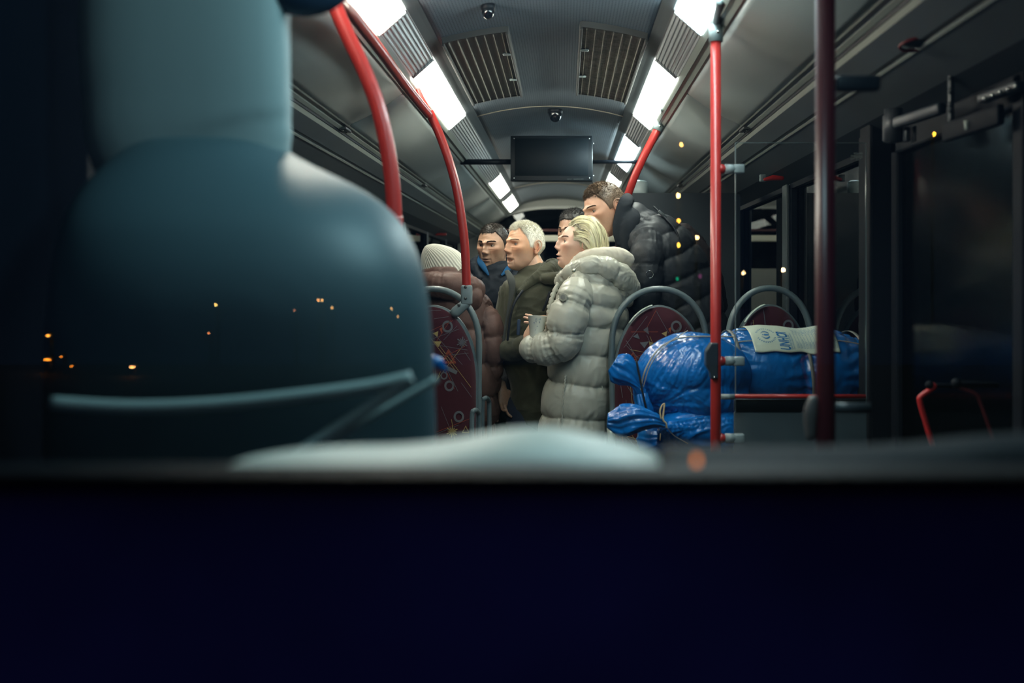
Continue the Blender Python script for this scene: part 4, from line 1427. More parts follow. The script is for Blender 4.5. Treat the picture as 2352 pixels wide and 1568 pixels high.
# open flap with grey lining, zip line and chest pockets
mb = MB()
fl = [(1164, 622, -.12), (1174, 642, -.15), (1176, 665, -.158), (1170, 700, -.158), (1162, 745, -.155), (1156, 790, -.15)]
for (px, py, dd), (qx, qy, qd) in zip(fl[:-1], fl[1:]):
    pass
a, b = smooth_path([Wm(*q) for q in fl], [(.012, .004), (.018, .004), (.014, .004), (.009, .004), (.007, .004), (.006, .004)], 6)
mb.add(*loft(a, b, ref=Vector((1, 0, 0)), n=14))
mb.build('lining', M_GREYIN, root, label='grey turned-out front edge')
a, b = smooth_path([Wm(1200, 668, -.165), Wm(1182, 695, -.19), Wm(1172, 730, -.192), Wm(1166, 780, -.185)], [(.006, .007)] * 4, 8)
MB().add(*loft(a, b, n=10)).build('zip', M_DARK, root)
a, b = smooth_path([Wm(1192, 735, -.178), Wm(1190, 768, -.176)], [(.008, .004)] * 2, 4)
MB().add(*loft(a, b, n=10)).build('chest_pocket', mat('pocket_blue', (.03, .06, .12), .5), root)
a, b = smooth_path([Wm(1262, 672, -.17), Wm(1256, 692, -.175), Wm(1248, 712, -.17)], [(.006, .006)] * 3, 4)
MB().add(*loft(a, b, n=10)).build('shoulder_pocket', M_DARK, root)
# hem band
a = Wm(1250, 930)
MB().add(*loft([a + Vector((0, 0, .012)), a - Vector((0, 0, .012))], [(.168, .150), (.170, .152)], n=40, round_cap=False)).build('hem_band', mat('olive_hem', (.13, .12, .09), .7), root)
shoes_legs(root, Wm(1250, 940), [Vector((-.18, 5.0, 0)), Vector((.02, 5.08, 0))], mat('navy_trousers', (.012, .022, .045), .8), M_SHOE, .095)
# ================================================================== dark-haired man on the left
M_NAVY = mat('navy_jacket', (.008, .013, .020), .7, spec=.2, bump=.3, bscale=220)
dD = 5.4
def Wd(px, py, dd=0.0): return P(px, py, dD + dd)
root = person('dark-haired man in a dark jacket with bright blue collar facing the camera', (1133, 655), dD)
k = dict(age=1.2, base=(.50, .30, .20), nose=1.12, brow=1.4, lips=.9, jaw=1.0, cheek=1.15, fold=1.3, open=0, lipcol=(.34, .17, .13), hairline=.058, recede=.010, shadow=.6,
         stubble=.45, stubcol=(.20, .14, .11), scalp=(.07, .055, .045), lash=(.01, .01, .01))
h = Head(Wd(1133, 561), 24, 5, 2, 1.0, k, 41)
torso = Limb([Wd(1140, 632), Wd(1138, 655), Wd(1136, 700), Wd(1136, 800), Wd(1134, 960)], [(.10, .09), (.20, .12), (.205, .14), (.19, .14), (.18, .14)], n=32)
armR = Limb([Wd(1066, 668), Wd(1058, 760), Wd(1062, 850)], [(.065, .065), (.06, .06), (.05, .05)], ref=Vector((0, 1, 0)))
armL = Limb([Wd(1212, 668), Wd(1202, 740), Wd(1176, 835, -.14), Wd(1156, 888, -.36)], [(.062, .062), (.058, .058), (.050, .050), (.040, .040)], ref=Vector((0, 1, 0)))
body(root, h, [h.T((0, .02, -.05)), Wd(1140, 620), Wd(1140, 650), Wd(1138, 680)], [(.056, .056), (.056, .056), (.08, .075), (.11, .10)], [torso, armR, armL],
     hands=[lambda mb: hand_mb(mb, Wd(1154, 893, -.40), Vector((.22, -.15, -1)), Vector((.55, -.8, 0)), -1, curl=(.15, .3, .45, .6), thumb=.15, sc=.92, spread=.22)], base=k['base'])
h.eyes(root, (.035, .02, .012), closed=.40, look=(-.25, -.15))
h.brows(root, (.025, .02, .016), 1.35, 240)
h.hair_short(root, (.035, .028, .022), n=9000, length=.009, top=.003, fwd=.5, thick=.004, colvar=.5)
cloth('jacket', [torso, armR, armL], M_NAVY, root, .008, wrinkle=.006, wscale=9, seed=44)
M_BLUEC = mat('blue_collar', (.006, .060, .15), .8, spec=.2, bump=.2, bscale=300)
for pts in ([Wd(1104, 586, .02), Wd(1102, 600, -.05), Wd(1110, 612, -.09), Wd(1122, 632, -.125)], [Wd(1171, 606, .0), Wd(1166, 618, -.07), Wd(1152, 632, -.115)]):
    a, b = smooth_path(pts, [(.006, .010)] + [(.007, .015)] * (len(pts) - 2) + [(.003, .005)], 6)
    MB().add(*loft(a, b, ref=Vector((0, 1, 0)), n=14)).build('collar', M_BLUEC, root, label='bright blue inner collar')
hd = [Limb([Wd(1104, 640, -.09), Wd(1094, 622, -.02), Wd(1090, 606, .06), Wd(1140, 600, .11), Wd(1180, 612, .06), Wd(1186, 632, -.03), Wd(1170, 650, -.10)],
           [(.018, .022), (.026, .030), (.030, .036), (.032, .04), (.030, .036), (.024, .03), (.016, .02)], ref=Vector((0, 1, 0)))]
cloth('hood', hd, M_NAVY, root, .007, wrinkle=.004, wscale=14, seed=47)
shoes_legs(root, Wd(1134, 900), [Vector((-.50, 5.35, 0)), Vector((-.30, 5.45, 0))], M_TR, M_SHOE, .095)

# ================================================================== man half hidden behind the woman
dB = 5.75
def Wb(px, py, dd=0.0): return P(px, py, dB + dd)
root = person('man in dark clothes half hidden behind the blonde woman, only brow and hair showing', (1325, 655), dB)
k = dict(base=(.48, .29, .20), nose=1.0, brow=1.2, lips=.9, jaw=1.0, cheek=1.0, hairline=.060, shadow=.6, stubble=.3, stubcol=(.2, .14, .11), scalp=(.05, .045, .04), lash=(.01, .01, .01))
h = Head(Wb(1317, 528), 38, 6, 0, 1.0, k, 51)
torso = Limb([Wb(1330, 600), Wb(1330, 625), Wb(1330, 700), Wb(1330, 960)], [(.09, .09), (.19, .12), (.20, .14), (.18, .14)], n=28)
aL = Limb([Wb(1395, 640), Wb(1400, 740), Wb(1395, 840)], [(.06, .06), (.056, .056), (.045, .045)], ref=Vector((0, 1, 0)))
aR = Limb([Wb(1262, 640), Wb(1258, 740), Wb(1262, 840)], [(.06, .06), (.056, .056), (.045, .045)], ref=Vector((0, 1, 0)))
body(root, h, [h.T((0, .02, -.05)), Wb(1325, 585), Wb(1328, 620), Wb(1330, 650)], [(.054, .054), (.056, .056), (.08, .08), (.11, .10)], [torso, aL, aR],
     hands=[lambda mb: hand_mb(mb, Wb(1395, 862), Vector((0, -.1, -1)), Vector((-1, 0, 0)), 1), lambda mb: hand_mb(mb, Wb(1262, 862), Vector((0, -.1, -1)), Vector((1, 0, 0)), -1)], base=k['base'])
h.eyes(root, (.03, .02, .015), closed=.6, look=(-.1, -.3))
h.brows(root, (.02, .016, .014), 1.3, 200)
h.hair_short(root, (.030, .028, .026), n=9000, length=.016, top=.008, fwd=-.5, thick=.008, quiff=.0, sidelen=.5, colvar=.4)
cloth('jacket', [torso, aL, aR], M_NAVY, root, .009, wrinkle=.005, wscale=9, seed=54)
shoes_legs(root, Wb(1330, 880), [Vector((-.02, 5.7, 0)), Vector((.16, 5.8, 0))], M_TR, M_SHOE, .095)

# ================================================================== man leaning forward from the right
M_BLACKP = mat('black_puffer', (.019, .023, .028), .55, spec=.35, bump=.3, bscale=180)
dL = 5.05
def Wl(px, py, dd=0.0): return P(px, py, dL + dd)
root = person('tall short-haired man in a black padded jacket leaning forward over the woman', (1600, 655), dL)
k = dict(base=(.62, .36, .25), nose=1.0, brow=1.15, lips=.9, jaw=1.0, cheek=1.0, hairline=.055, recede=.012, shadow=.5, stubble=.35, stubcol=(.30, .19, .14), scalp=(.16, .105, .07), lash=(.02, .015, .01))
h = Head(Wl(1388, 477), 62, 15, -4, 1.11, k, 61)
torso = Limb([Wl(1452, 508, .02), Wl(1474, 538, .02), Wl(1508, 586, .02), Wl(1545, 652, .02), Wl(1578, 728, .02), Wl(1598, 800, .02)],
             [(.09, .10), (.150, .19), (.195, .22), (.20, .21), (.185, .19), (.17, .18)], ref=Vector((1, 0, 0)), seam=[.02, .13, .24, .36, .48, .6], puff=.018, n=36, straight=True)
armN = Limb([Wl(1492, 560, -.14), Wl(1486, 620, -.17), Wl(1476, 690, -.17), Wl(1450, 740, -.12), Wl(1425, 760, -.08)], [(.085, .08), (.085, .08), (.075, .07), (.062, .06), (.05, .05)], ref=Vector((0, 1, 0)), seam=.11, puff=.014)
armF = Limb([Wl(1500, 560, .19), Wl(1480, 640, .22), Wl(1440, 690, .15)], [(.08, .08), (.078, .07), (.055, .05)], ref=Vector((0, 1, 0)), seam=.11, puff=.012)
body(root, h, [h.T((0, .022, -.05)), Wl(1425, 505), Wl(1448, 535), Wl(1475, 570)], [(.056, .056), (.060, .060), (.075, .085), (.10, .12)], [torso, armN, armF],
     hands=[lambda mb: hand_mb(mb, Wl(1412, 768, -.06), Vector((-.9, 0, -.3)), Vector((0, 0, -1)), 1, curl=(.4, .45, .5, .55))], base=k['base'])
h.eyes(root, (.05, .06, .06), closed=.40, look=(-.1, -.15))
h.brows(root, (.10, .065, .045), 1.0, 190)
h.hair_short(root, (.13, .088, .058), n=15000, length=.012, top=.006, fwd=.8, thick=.005, jitter=.35, quiff=.05, width=.0004, sidelen=.35, colvar=.5)
cloth('jacket', [torso, armN, armF], M_BLACKP, root, .0075, wrinkle=.004, wscale=9, seed=64, pucker=.6)
hd = [Limb([Wl(1424, 560, -.11), Wl(1419, 528, -.11), Wl(1428, 490, -.10), Wl(1438, 462, -.07), Wl(1444, 455, .02), Wl(1430, 470, .10)], [(.010, .018), (.014, .028), (.016, .034), (.018, .034), (.020, .03), (.015, .03)], ref=Vector((0, 1, 0))),
      Limb([Wl(1440, 570, -.12), Wl(1444, 525, -.12), Wl(1453, 496, -.09), Wl(1462, 486, .0)], [(.018, .030), (.022, .040), (.022, .045), (.022, .05)], ref=Vector((0, 1, 0)))]
cloth('collar', hd, mat('collar_black', (.011, .015, .020), .8, spec=.2, bump=.2, bscale=300), root, .006, wrinkle=.002, wscale=12, seed=66)
MB().add(*ell(Wl(1413, 572, -.20), (.012, .012, .012), 14)).build('collar_toggle', mat('toggle_red', (.75, .02, .015), .4), root, label='small red toggle')
for px, py, r in ((1492, 630, .0175), (1470, 674, .007)):
    c = Wl(px, py, -.262)
    pts = [c + Vector((r * math.cos(a), 0, r * math.sin(a))) for a in [2 * math.pi * i / 24 for i in range(25)]]
    MB().add(*loft(pts, [.0016] * 25, n=8, round_cap=False)).build('button', mat('gunmetal', (.25, .27, .28), .2, metal=.9), root)
shoes_legs(root, Wl(1610, 800), [Vector((.60, 5.0, 0)), Vector((.78, 5.15, 0))], M_TR, M_SHOE, .10)
# backpack on the leaning man's back
c = Wl(1598, 590, .12)
t = thing('backpack', c, 'dark backpack on the back of the leaning man in black', 'backpack')
bg = [Limb([Wl(1566, 540, .12), Wl(1592, 580, .12), Wl(1618, 640, .12), Wl(1636, 700, .12)], [(.06, .12), (.085, .15), (.09, .15), (.07, .12)], ref=Vector((1, 0, 0)))]
cloth('bag_body', bg, mat('brown_black_cloth', (.016, .012, .013), .8, spec=.2, bump=.3, bscale=200), t, .009, wrinkle=.008, wscale=8, seed=71)
a, b = smooth_path([Wl(1503, 476, -.06), Wl(1530, 503, -.12), Wl(1552, 530, -.15), Wl(1566, 575, -.16), Wl(1572, 640, -.14)], [(.012, .005)] * 5, 6)
MB().add(*loft(a, b, ref=Vector((0, 1, 0)), n=10)).build('strap', M_DARK, t)
MB().add(*rbox(Wl(1521, 492, -.115), (.05, .014, .016), .004, 2, Matrix.Rotation(.75, 3, 'Y'))).build('buckle', mat('buckle_plastic', (.05, .06, .065), .25), t)

# ================================================================== seated passenger in a pale knitted hat, seen from behind
M_BROWN = mat('brown_puffer', (.115, .062, .050), .55, spec=.3, bump=.25, bscale=180)
dH = 4.98
def Wh(px, py, dd=0.0): return P(px, py, dH + dd)
root = person('passenger seen from behind in a pale ribbed beanie and brown padded jacket', (1040, 655), dH)
k = dict(base=(.6, .38, .28), hairline=.06, scalp=(.10, .07, .05))
h = Head(Wh(1013, 624), 205, 12, 0, .95, k, 81)
torso = Limb([Wh(1030, 650), Wh(1040, 690), Wh(1052, 740), Wh(1058, 800), Wh(1062, 870), Wh(1062, 960)],
             [(.11, .10), (.155, .14), (.175, .16), (.18, .17), (.175, .17), (.17, .17)], seam=[.06, .23, .40, .56, .7], puff=.030, n=36, straight=True)
armR = Limb([Wh(1098, 705, -.02), Wh(1117, 745, -.04), Wh(1125, 795, -.05), Wh(1122, 850, -.02), Wh(1120, 910, .05), Wh(1125, 930, .12)], [(.050, .060), (.070, .075), (.072, .075), (.064, .07), (.055, .06), (.045, .05)], ref=Vector((1, 0, 0)), seam=[.03, .16, .28, .36, .44], puff=.022)
armL = Limb([Wh(975, 700), Wh(955, 780), Wh(960, 860, .08)], [(.07, .07), (.078, .075), (.06, .06)], seam=.13, puff=.02)
body(root, h, [h.T((0, .02, -.05)), Wh(1020, 660), Wh(1030, 700)], [(.05, .05), (.055, .055), (.09, .09)], [torso, armR, armL],
     hands=[lambda mb: hand_mb(mb, Wh(1125, 935, .15), Vector((0, .9, -.2)), Vector((0, 0, -1)), 1)], base=k['base'])
h.eyes(root)
cloth('jacket', [torso, armR, armL], M_BROWN, root, .007, wrinkle=.004, wscale=8, seed=84, pucker=.6)
hd = [Limb([Wh(975, 650, -.12), Wh(1010, 655, -.15), Wh(1060, 660, -.13), Wh(1088, 668, -.07), Wh(1085, 660, .03)], [(.045, .045), (.060, .060), (.060, .062), (.052, .058), (.04, .05)], ref=Vector((0, 1, 0)), seam=[.09, .2, .32], puff=.012),
      Limb([Wh(1060, 665, -.12), Wh(1078, 690, -.13), Wh(1078, 712, -.12)], [(.07, .04), (.068, .045), (.03, .02)], ref=Vector((1, 0, 0)), seam=.08, puff=.008),
      Limb([Wh(975, 632, -.08), Wh(1010, 628, -.11), Wh(1045, 630, -.10), Wh(1066, 640, -.03)], [(.020, .03), (.022, .034), (.022, .034), (.02, .03)], ref=Vector((0, 1, 0)))]
cloth('hood', hd, M_BROWN, root, .006, wrinkle=.003, wscale=12, seed=86)
# ribbed beanie
ax0, ax1 = Wh(1034, 640, -.02), Wh(979, 567, -.02)
ax = (ax1 - ax0); n = 200; rings = 26
A, B = frame(ax, Vector((0, 1, 0)))
V, Fc, C_ = [], [], []
prof = [(.0, .112), (.14, .113), (.25, .110), (.40, .103), (.55, .091), (.70, .073), (.83, .054), (.93, .036), (1.0, .018), (1.03, .002)]
rs = np.interp(np.linspace(0, 1.03, rings), [a for a, b in prof], [b for a, b in prof])
for i in range(rings):
    t_ = i / (rings - 1) * 1.03
    cen = ax0 + ax * t_ + Vector((0, 0, .012 * math.sin(t_ * 3)))
    for q in range(n):
        an = 2 * math.pi * q / n
        rib = .0022 * math.cos(an * 46) * min(1, rs[i] / .05) * (1.3 if t_ < .13 else 1)
        lump = .005 * math.sin(an * 3 + t_ * 5) * t_
        r = rs[i] * (1 + (.05 if t_ < .12 else 0)) + rib + lump
        V.append(cen + A * r * .95 + B * 0 if False else cen + (A * math.cos(an) * .88 + B * math.sin(an)) * r)
        C_.append(tuple(np.array((.62, .62, .53)) * (1 - .30 * (math.cos(an * 46) < -.2))))
for i in range(rings - 1):
    for q in range(n):
        Fc.append((i * n + q, i * n + (q + 1) % n, (i + 1) * n + (q + 1) % n, (i + 1) * n + q))
mb = MB(); mb.add(V, Fc); mb.c = C_
mb.build('beanie', mat('knit_wool', (1, 1, 1), .9, attr='Col', bump=.4, bscale=500, sheen=.4), root, label='pale grey ribbed knitted hat')
# seated legs
mb = MB()
for s in (-1, 1):
    a, b = smooth_path([Wh(1055, 955) + Vector((s * .09, 0, 0)), Vector((-.50 + s * .1, dH + .45, .66)), Vector((-.50 + s * .1, dH + .50, .12))], [(.09, .09), (.075, .075), (.055, .055)], 6)
    mb.add(*loft(a, b, n=18))
me = remesh(mb, .012, 2); me.materials.append(M_TR); link_mesh(me, 'trousers', root)
for s in (-1, 1):
    ft = Vector((-.50 + s * .1, dH + .50, 0))
    MB().add(*loft([ft + Vector((0, -.07, .04)), ft + Vector((0, .04, .04)), ft + Vector((0, .16, .028))], [(.036, .038), (.044, .036), (.034, .024)], n=14)).build('shoe', M_SHOE, root)
# ------------------------------------------------------------------ passenger seats
def fabric_mat():
    m = mat('maroon_seat_fabric', (.050, .007, .014), .85, bump=.2, bscale=700, spec=.25, sheen=.2)
    nt = m.node_tree; b = nt.nodes['Principled BSDF']
    return m
M_FAB = fabric_mat()
M_MOT = [mat('motif_orange', (.32, .06, .025), .8), mat('motif_grey', (.12, .12, .13), .8), mat('motif_yellow', (.40, .28, .10), .8)]
M_SEATG = mat('seat_grey_plastic', (.12, .16, .17), .38, bump=.06, bscale=300)
M_TRIMP = mat('seat_pale_trim', (.45, .52, .46), .4)

def make_seat(c, zt, label, w=.192, hgt=.75, face=-1, tilt=0.0, group='patterned bus seats'):
    """c: x, y of the back's front face; zt: top of the cushion"""
    x0, y0 = c
    t = thing('bus_seat', (x0, y0, 0), label, 'seat', group)
    b_ = .33
    def hw(v):          # half width at distance v below the top
        if v <= 0: return .004
        return w * math.sqrt(max(0, 1 - (max(0, b_ - v) / b_) ** 2)) * (1 - .06 * max(0, v - .45))
    N = 26
    def slab(grow, yf, yb, zb, bulge=.0, off=0):
        V, Fc = [], []
        vs = [(1 - math.cos(math.pi / 2 * i / N)) * (hgt + grow) for i in range(N + 1)]
        M_ = 14
        for side_, y in ((0, yf), (1, yb)):
            for v in vs:
                hh = hw(v * hgt / (hgt + grow) + .0) + grow * min(1, v / .08)
                for j in range(M_ + 1):
                    u = -1 + 2 * j / M_
                    e = (1 - abs(u) ** 4) * min(1, v / .06)
                    V.append((x0 + u * hh, y + face * bulge * e * (1 - side_) + (1 - side_) * (1 - e) * .012 * -face, zt + grow - v))
        Q = (N + 1) * (M_ + 1)
        for i in range(N):
            for j in range(M_):
                a = i * (M_ + 1) + j
                Fc.append((a, a + 1, a + M_ + 2, a + M_ + 1)); Fc.append((Q + a + 1, Q + a, Q + a + M_ + 1, Q + a + M_ + 2))
        for i in range(N):
            a = i * (M_ + 1); b = a + M_
            Fc.append((a, a + M_ + 1, Q + a + M_ + 1, Q + a)); Fc.append((b + M_ + 1, b, Q + b, Q + b + M_ + 1))
        for j in range(M_):
            Fc.append((j + 1, j, Q + j, Q + j + 1)); a = N * (M_ + 1) + j
            Fc.append((a, a + 1, Q + a + 1, Q + a))
        return V, Fc
    MB().add(*slab(.008, y0 + .018, y0 + .07, 0)).build('seat_shell', M_SEATG, t)
    cu = MB().add(*slab(0, y0, y0 + .03, 0, bulge=.012))
    cu.build('backrest', M_FAB, t)
    # woven motifs
    mo = MB(); rng = random.Random(int(x0 * 1000))
    yy = y0 - .0135
    def poly(pts, mi):
        mo.add([(x0 + px, yy, zt - pz) for px, pz in pts], [tuple(range(len(pts)))], mi)
    def ringm(cx, cz, r0, r1, mi, n=20):
        V = []
        for k in range(n):
            a = 2 * math.pi * k / n
            V += [(x0 + cx + r0 * math.cos(a), yy, zt - cz + r0 * math.sin(a) * 1.1), (x0 + cx + r1 * math.cos(a), yy, zt - cz + r1 * math.sin(a) * 1.1)]
        mo.add(V, [(2 * k, 2 * k + 1, (2 * k + 3) % (2 * n), (2 * k + 2) % (2 * n)) for k in range(n)], mi)
    def star(cx, cz, r, mi):
        for k in range(12):
            a = math.pi * 2 * k / 12 + .1
            rr = r * (1 if k % 2 else .75)
            poly([(cx + .3 * r * math.cos(a - .35), cz + .3 * r * math.sin(a - .35)), (cx + rr * math.cos(a - .09), cz + rr * math.sin(a - .09)), (cx + rr * math.cos(a + .09), cz + rr * math.sin(a + .09)), (cx + .3 * r * math.cos(a + .35), cz + .3 * r * math.sin(a + .35))], mi)
        poly([(cx + .36 * r * math.cos(2 * math.pi * k / 10), cz + .36 * r * math.sin(2 * math.pi * k / 10)) for k in range(10)], mi)
    def tri(cx, cz, r, wd, mi):
        P3 = [(cx + r * math.cos(a), cz - r * 1.1 * math.sin(a)) for a in (math.pi / 2, math.pi * 7 / 6, math.pi * 11 / 6)]
        for i in range(3):
            a, b = P3[i], P3[(i + 1) % 3]
            q = lambda p: (cx + (p[0] - cx) * (1 - wd), cz + (p[1] - cz) * (1 - wd))
            for j in range(5):
                L = lambda p, r_, s_: (p[0] + (r_[0] - p[0]) * s_, p[1] + (r_[1] - p[1]) * s_)
                poly([L(a, b, (j + .08) / 5), L(a, b, (j + .85) / 5), L(q(a), q(b), (j + .85) / 5), L(q(a), q(b), (j + .08) / 5)], mi)
    for q in range(60):
        cx, cz, an = rng.uniform(-w, w), rng.uniform(0, hgt), rng.choice((rng.uniform(-.5, .5), rng.uniform(.8, 1.2), rng.uniform(-1.2, -.8), rng.uniform(1.4, 1.6)))
        dx_, dz_ = math.cos(an), math.sin(an)
        seg = []
        L_ = rng.uniform(.10, .30)
        for k in range(-12, 13):
            u_, v_ = cx + dx_ * k * L_ / 24, cz + dz_ * k * L_ / 24
            if .012 < v_ < hgt - .02 and abs(u_) < hw(v_) - .012: seg.append((u_, v_))
        if len(seg) > 4:
            (ax_, az_), (bx_, bz_) = seg[0], seg[-1]
            ww = .0009
            poly([(ax_ - dz_ * ww, az_ + dx_ * ww), (bx_ - dz_ * ww, bz_ + dx_ * ww), (bx_ + dz_ * ww, bz_ - dx_ * ww), (ax_ + dz_ * ww, az_ - dx_ * ww)], rng.choice((1, 1, 1, 2, 0)))
    tri(.075, .225, .040, .45, 0); star(.135, .155, .026, 1); ringm(.078, .345, .013, .022, 1); ringm(.120, .480, .014, .023, 1)
    star(.090, .545, .026, 2); tri(.060, .63, .04, .4, 1); tri(.150, .54, .020, .35, 2)
    poly([(.045, .265), (.055, .250), (.115, .280), (.108, .295)], 1); ringm(.055, .30, .010, .016, 1)
    poly([(.005, .115), (.030, .105), (.026, .130)], 2); poly([(.035, .095), (.050, .085), (.044, .115)], 0); poly([(.010, .150), (.045, .150), (.030, .175)], 2); poly([(-.02, .16), (-.05, .15), (-.045, .18)], 2)
    ringm(-.010 - .0, .50, .012, .020, 1); ringm(.07, .085, .015, .024, 1); star(-.11, .33, .026, 1); tri(-.09, .42, .036, .45, 0)
    poly([(-.12, .13), (-.10, .115), (-.09, .14)], 1); poly([(-.09, .155), (-.05, .150), (-.07, .18)], 1); poly([(-.075, .10), (-.05, .12), (-.055, .085)], 1)
    tri(-.12, .22, .022, .4, 0); star(-.05, .60, .022, 2)
    mo.build('woven_motifs', M_MOT, t, smooth=False)
    # grab handle arched over the seat back
    pts, rad = [], []
    for i in range(5):
        pts.append((x0 - w - .012 + .004 * math.sin(i), y0 + .045, zt - .60 + .085 * i)); rad.append((.020, .014))
    for i in range(25):
        a = math.pi * i / 24
        xx = -math.cos(a) * (w + .012)
        zz = zt - .175 + .255 * math.sin(a) ** .85
        pts.append((x0 + xx, y0 + .045, zz))
        k = abs(math.cos(a))
        rad.append((.0205 + .008 * max(0, k - .55) * 2, .014))
    for i in range(5):
        pts.append((x0 + w + .012, y0 + .045, zt - .60 + .085 * (4 - i))); rad.append((.016, .0125))
    MB().add(*loft(pts, rad, ref=Vector((0, 1, 0)), n=16)).build('grab_handle', M_SEATG, t)
    tl, rl = [], []
    for i in range(9):
        v = .004 + .075 * (i / 8) ** 1.5
        tl.append((x0 + face * (hw(v) + .006), y0 - .004, zt + .010 - v)); rl.append((.0045, .016))
    MB().add(*loft(tl, rl, n=10)).build('pale_trim', M_TRIMP, t, label='pale trim strip on the top edge')
    # seat cushion, pedestal
    MB().add(*rbox((x0, y0 - .17, zt - hgt - .03), (.34, .32, .09), .035, 4)).build('seat_cushion', M_FAB, t)
    MB().add(*rbox((x0, y0 - .17, zt - hgt - .085), (.33, .30, .03), .01, 2)).build('seat_pan', M_SEATG, t)
    MB().add(*rbox((x0, y0 - .18, (zt - hgt - .1) / 2), (.10, .22, zt - hgt - .1), .02, 2)).build('pedestal', M_SEATG, t)
    return t
s_ = F / 4.55
zt = CZ - (705 - 655) / (F / 4.5)
p = P(992, 705, 4.5)
t = make_seat((p.x, 4.5), zt, 'maroon patterned seat on the left joined to the curved red pole')
xh = P(1088, 940, 4.33)
for (px, dd, top, nme) in ((1088, 4.33, 943, 'front'), (1112, 4.62, 915, 'rear')):
    a = P(px, top + 130, dd)
    pts = [P(px - 4, top + 140, dd), P(px - 4, top + 18, dd), P(px + 1, top, dd), P(px + 9, top + 2, dd + .05), P(px + 12, top + 22, dd + .08), P(px + 12, top + 140, dd + .08)]
    MB().add(*tube(pts, .0105, 14, 6)).build('armrest_loop', M_SEATG, t)
p = P(1516, 705, 4.5)
make_seat((p.x, 4.5), P(0, 705, 4.5).z, 'maroon patterned seat right behind the upper blue sack', w=.198)
p = P(1784, 703, 4.5)
make_seat((p.x - .022, 4.5), P(0, 703, 4.5).z, 'maroon patterned seat beside the right window, behind the labelled bundle', w=.172)
# chrome seat rail under the lower sack
t = thing('seat_rail', P(1403, 1010, 4.2), 'pale metal tube standing at the aisle side under the lowest sack', 'rail')
MB().add(*tube([(P(1407, 0, 4.2).x, 4.2, 0), P(1407, 1120, 4.2), P(1404, 1000, 4.2), P(1402, 985, 4.22)], .016, 16, 4)).build('tube', mat('pale_tube', (.5, .55, .48), .3, metal=.3), t)

# ------------------------------------------------------------------ blue plastic sacks
def bag_mat():
    m = mat('blue_plastic', (.001, .125, .43), .27, spec=.6, coat=.25)
    nt = m.node_tree; b = nt.nodes['Principled BSDF']
    tc = node(nt, 'ShaderNodeTexCoord')
    n1 = node(nt, 'ShaderNodeTexNoise'); n1.inputs['Scale'].default_value = 26; n1.inputs['Detail'].default_value = 5; n1.inputs['Distortion'].default_value = 1.2
    mp = node(nt, 'ShaderNodeMapping'); mp.inputs['Scale'].default_value = (1.6, 1.6, .55); mp.inputs['Rotation'].default_value = (0, .9, 0)
    nt.links.new(tc.outputs['Object'], mp.inputs[0]); nt.links.new(mp.outputs[0], n1.inputs['Vector'])
    bp = node(nt, 'ShaderNodeBump'); bp.inputs['Strength'].default_value = .35; bp.inputs['Distance'].default_value = .006
    nt.links.new(n1.outputs[0], bp.inputs['Height']); nt.links.new(bp.outputs[0], b.inputs['Normal'])
    return m
M_BAG = bag_mat()
M_STRAP = mat('grey_strap', (.20, .20, .18), .6)
M_TWINE = mat('twine', (.45, .36, .20), .8)

def fold_disp(co, nr, knots, amp, seed, maxr=.30):
    d = np.zeros(len(co))
    for kn, ax, fr in knots:
        kn = np.array(kn); v = co - kn
        ax = np.array(Vector(ax).normalized())
        h = v @ ax
        A, B = frame(Vector(ax), Vector((0, 0, 1)))
        an = np.arctan2(v @ np.array(B), v @ np.array(A))
        r = np.linalg.norm(v, axis=1)
        w = np.exp(-(r / maxr) ** 2) * np.clip(r / .04, 0, 1)
        ph = an * fr + 2.2 * vnoise(np.stack([an * 2, r * 8, r * 0], 1), seed) * 1.5
        s = .6 * np.sin(ph) + .5 * np.sin(ph * 2.3 + 1) + .45 * np.sin(ph * 4.1 + 2)
        d += amp * w * (np.abs(s) ** .8 * np.sign(s))
    return d

def sack(name, label, shapes, knots, amp, seed, straps=(), voxel=.006, group='blue plastic sacks', smooth_it=3):
    """shapes: Limb list"""
    c = shapes[0].p[len(shapes[0].p) // 2]
    t = thing(name, (c.x, c.y, c.z - .15), label, 'sack', group)
    mb = MB()
    for l in shapes: l.add_to(mb)
    me = remesh(mb, voxel, smooth_it)
    co, nr = get_co(me)
    d = fold_disp(co, nr, knots, amp, seed)
    d += .004 * fbm(co * 7, seed + 3, 2) + .0012 * fbm(co * 50, seed + 4, 2)
    set_co(me, co + nr * d[:, None])
    me.materials.append(M_BAG)
    link_mesh(me, 'sack_body', t)
    return t

def tail(t, pts, rad, seed, twist=0):
    """crumpled flat plastic tail"""
    a, b = smooth_path(pts, rad, 12)
    V, Fc = loft(a, b, ref=Vector((0, 0, 1)), n=48, round_cap=False)
    co = np.array([tuple(v) for v in V])
    n_ = len(a)
    rng = np.random.default_rng(seed)
    for i in range(n_):
        sl = slice(i * 48, (i + 1) * 48)
        cen = np.array(a[i])
        q = co[sl] - cen
        an = np.linspace(0, 2 * math.pi, 49)[:48]
        f = 1 + .16 * np.sin(an * 5 + 1.2 * np.sin(i * .12 + seed)) + .12 * np.sin(an * 12 + i * .10)
        co[sl] = cen + q * f[:, None]
    nv = fbm(co * 40, seed, 3)
    co += .0025 * np.stack([fbm(co * 30 + 5, seed + 1, 2), fbm(co * 30 + 9, seed + 2, 2), nv * .6], 1)
    MB().add([tuple(v) for v in co], Fc).build('plastic_tail', M_BAG, t)

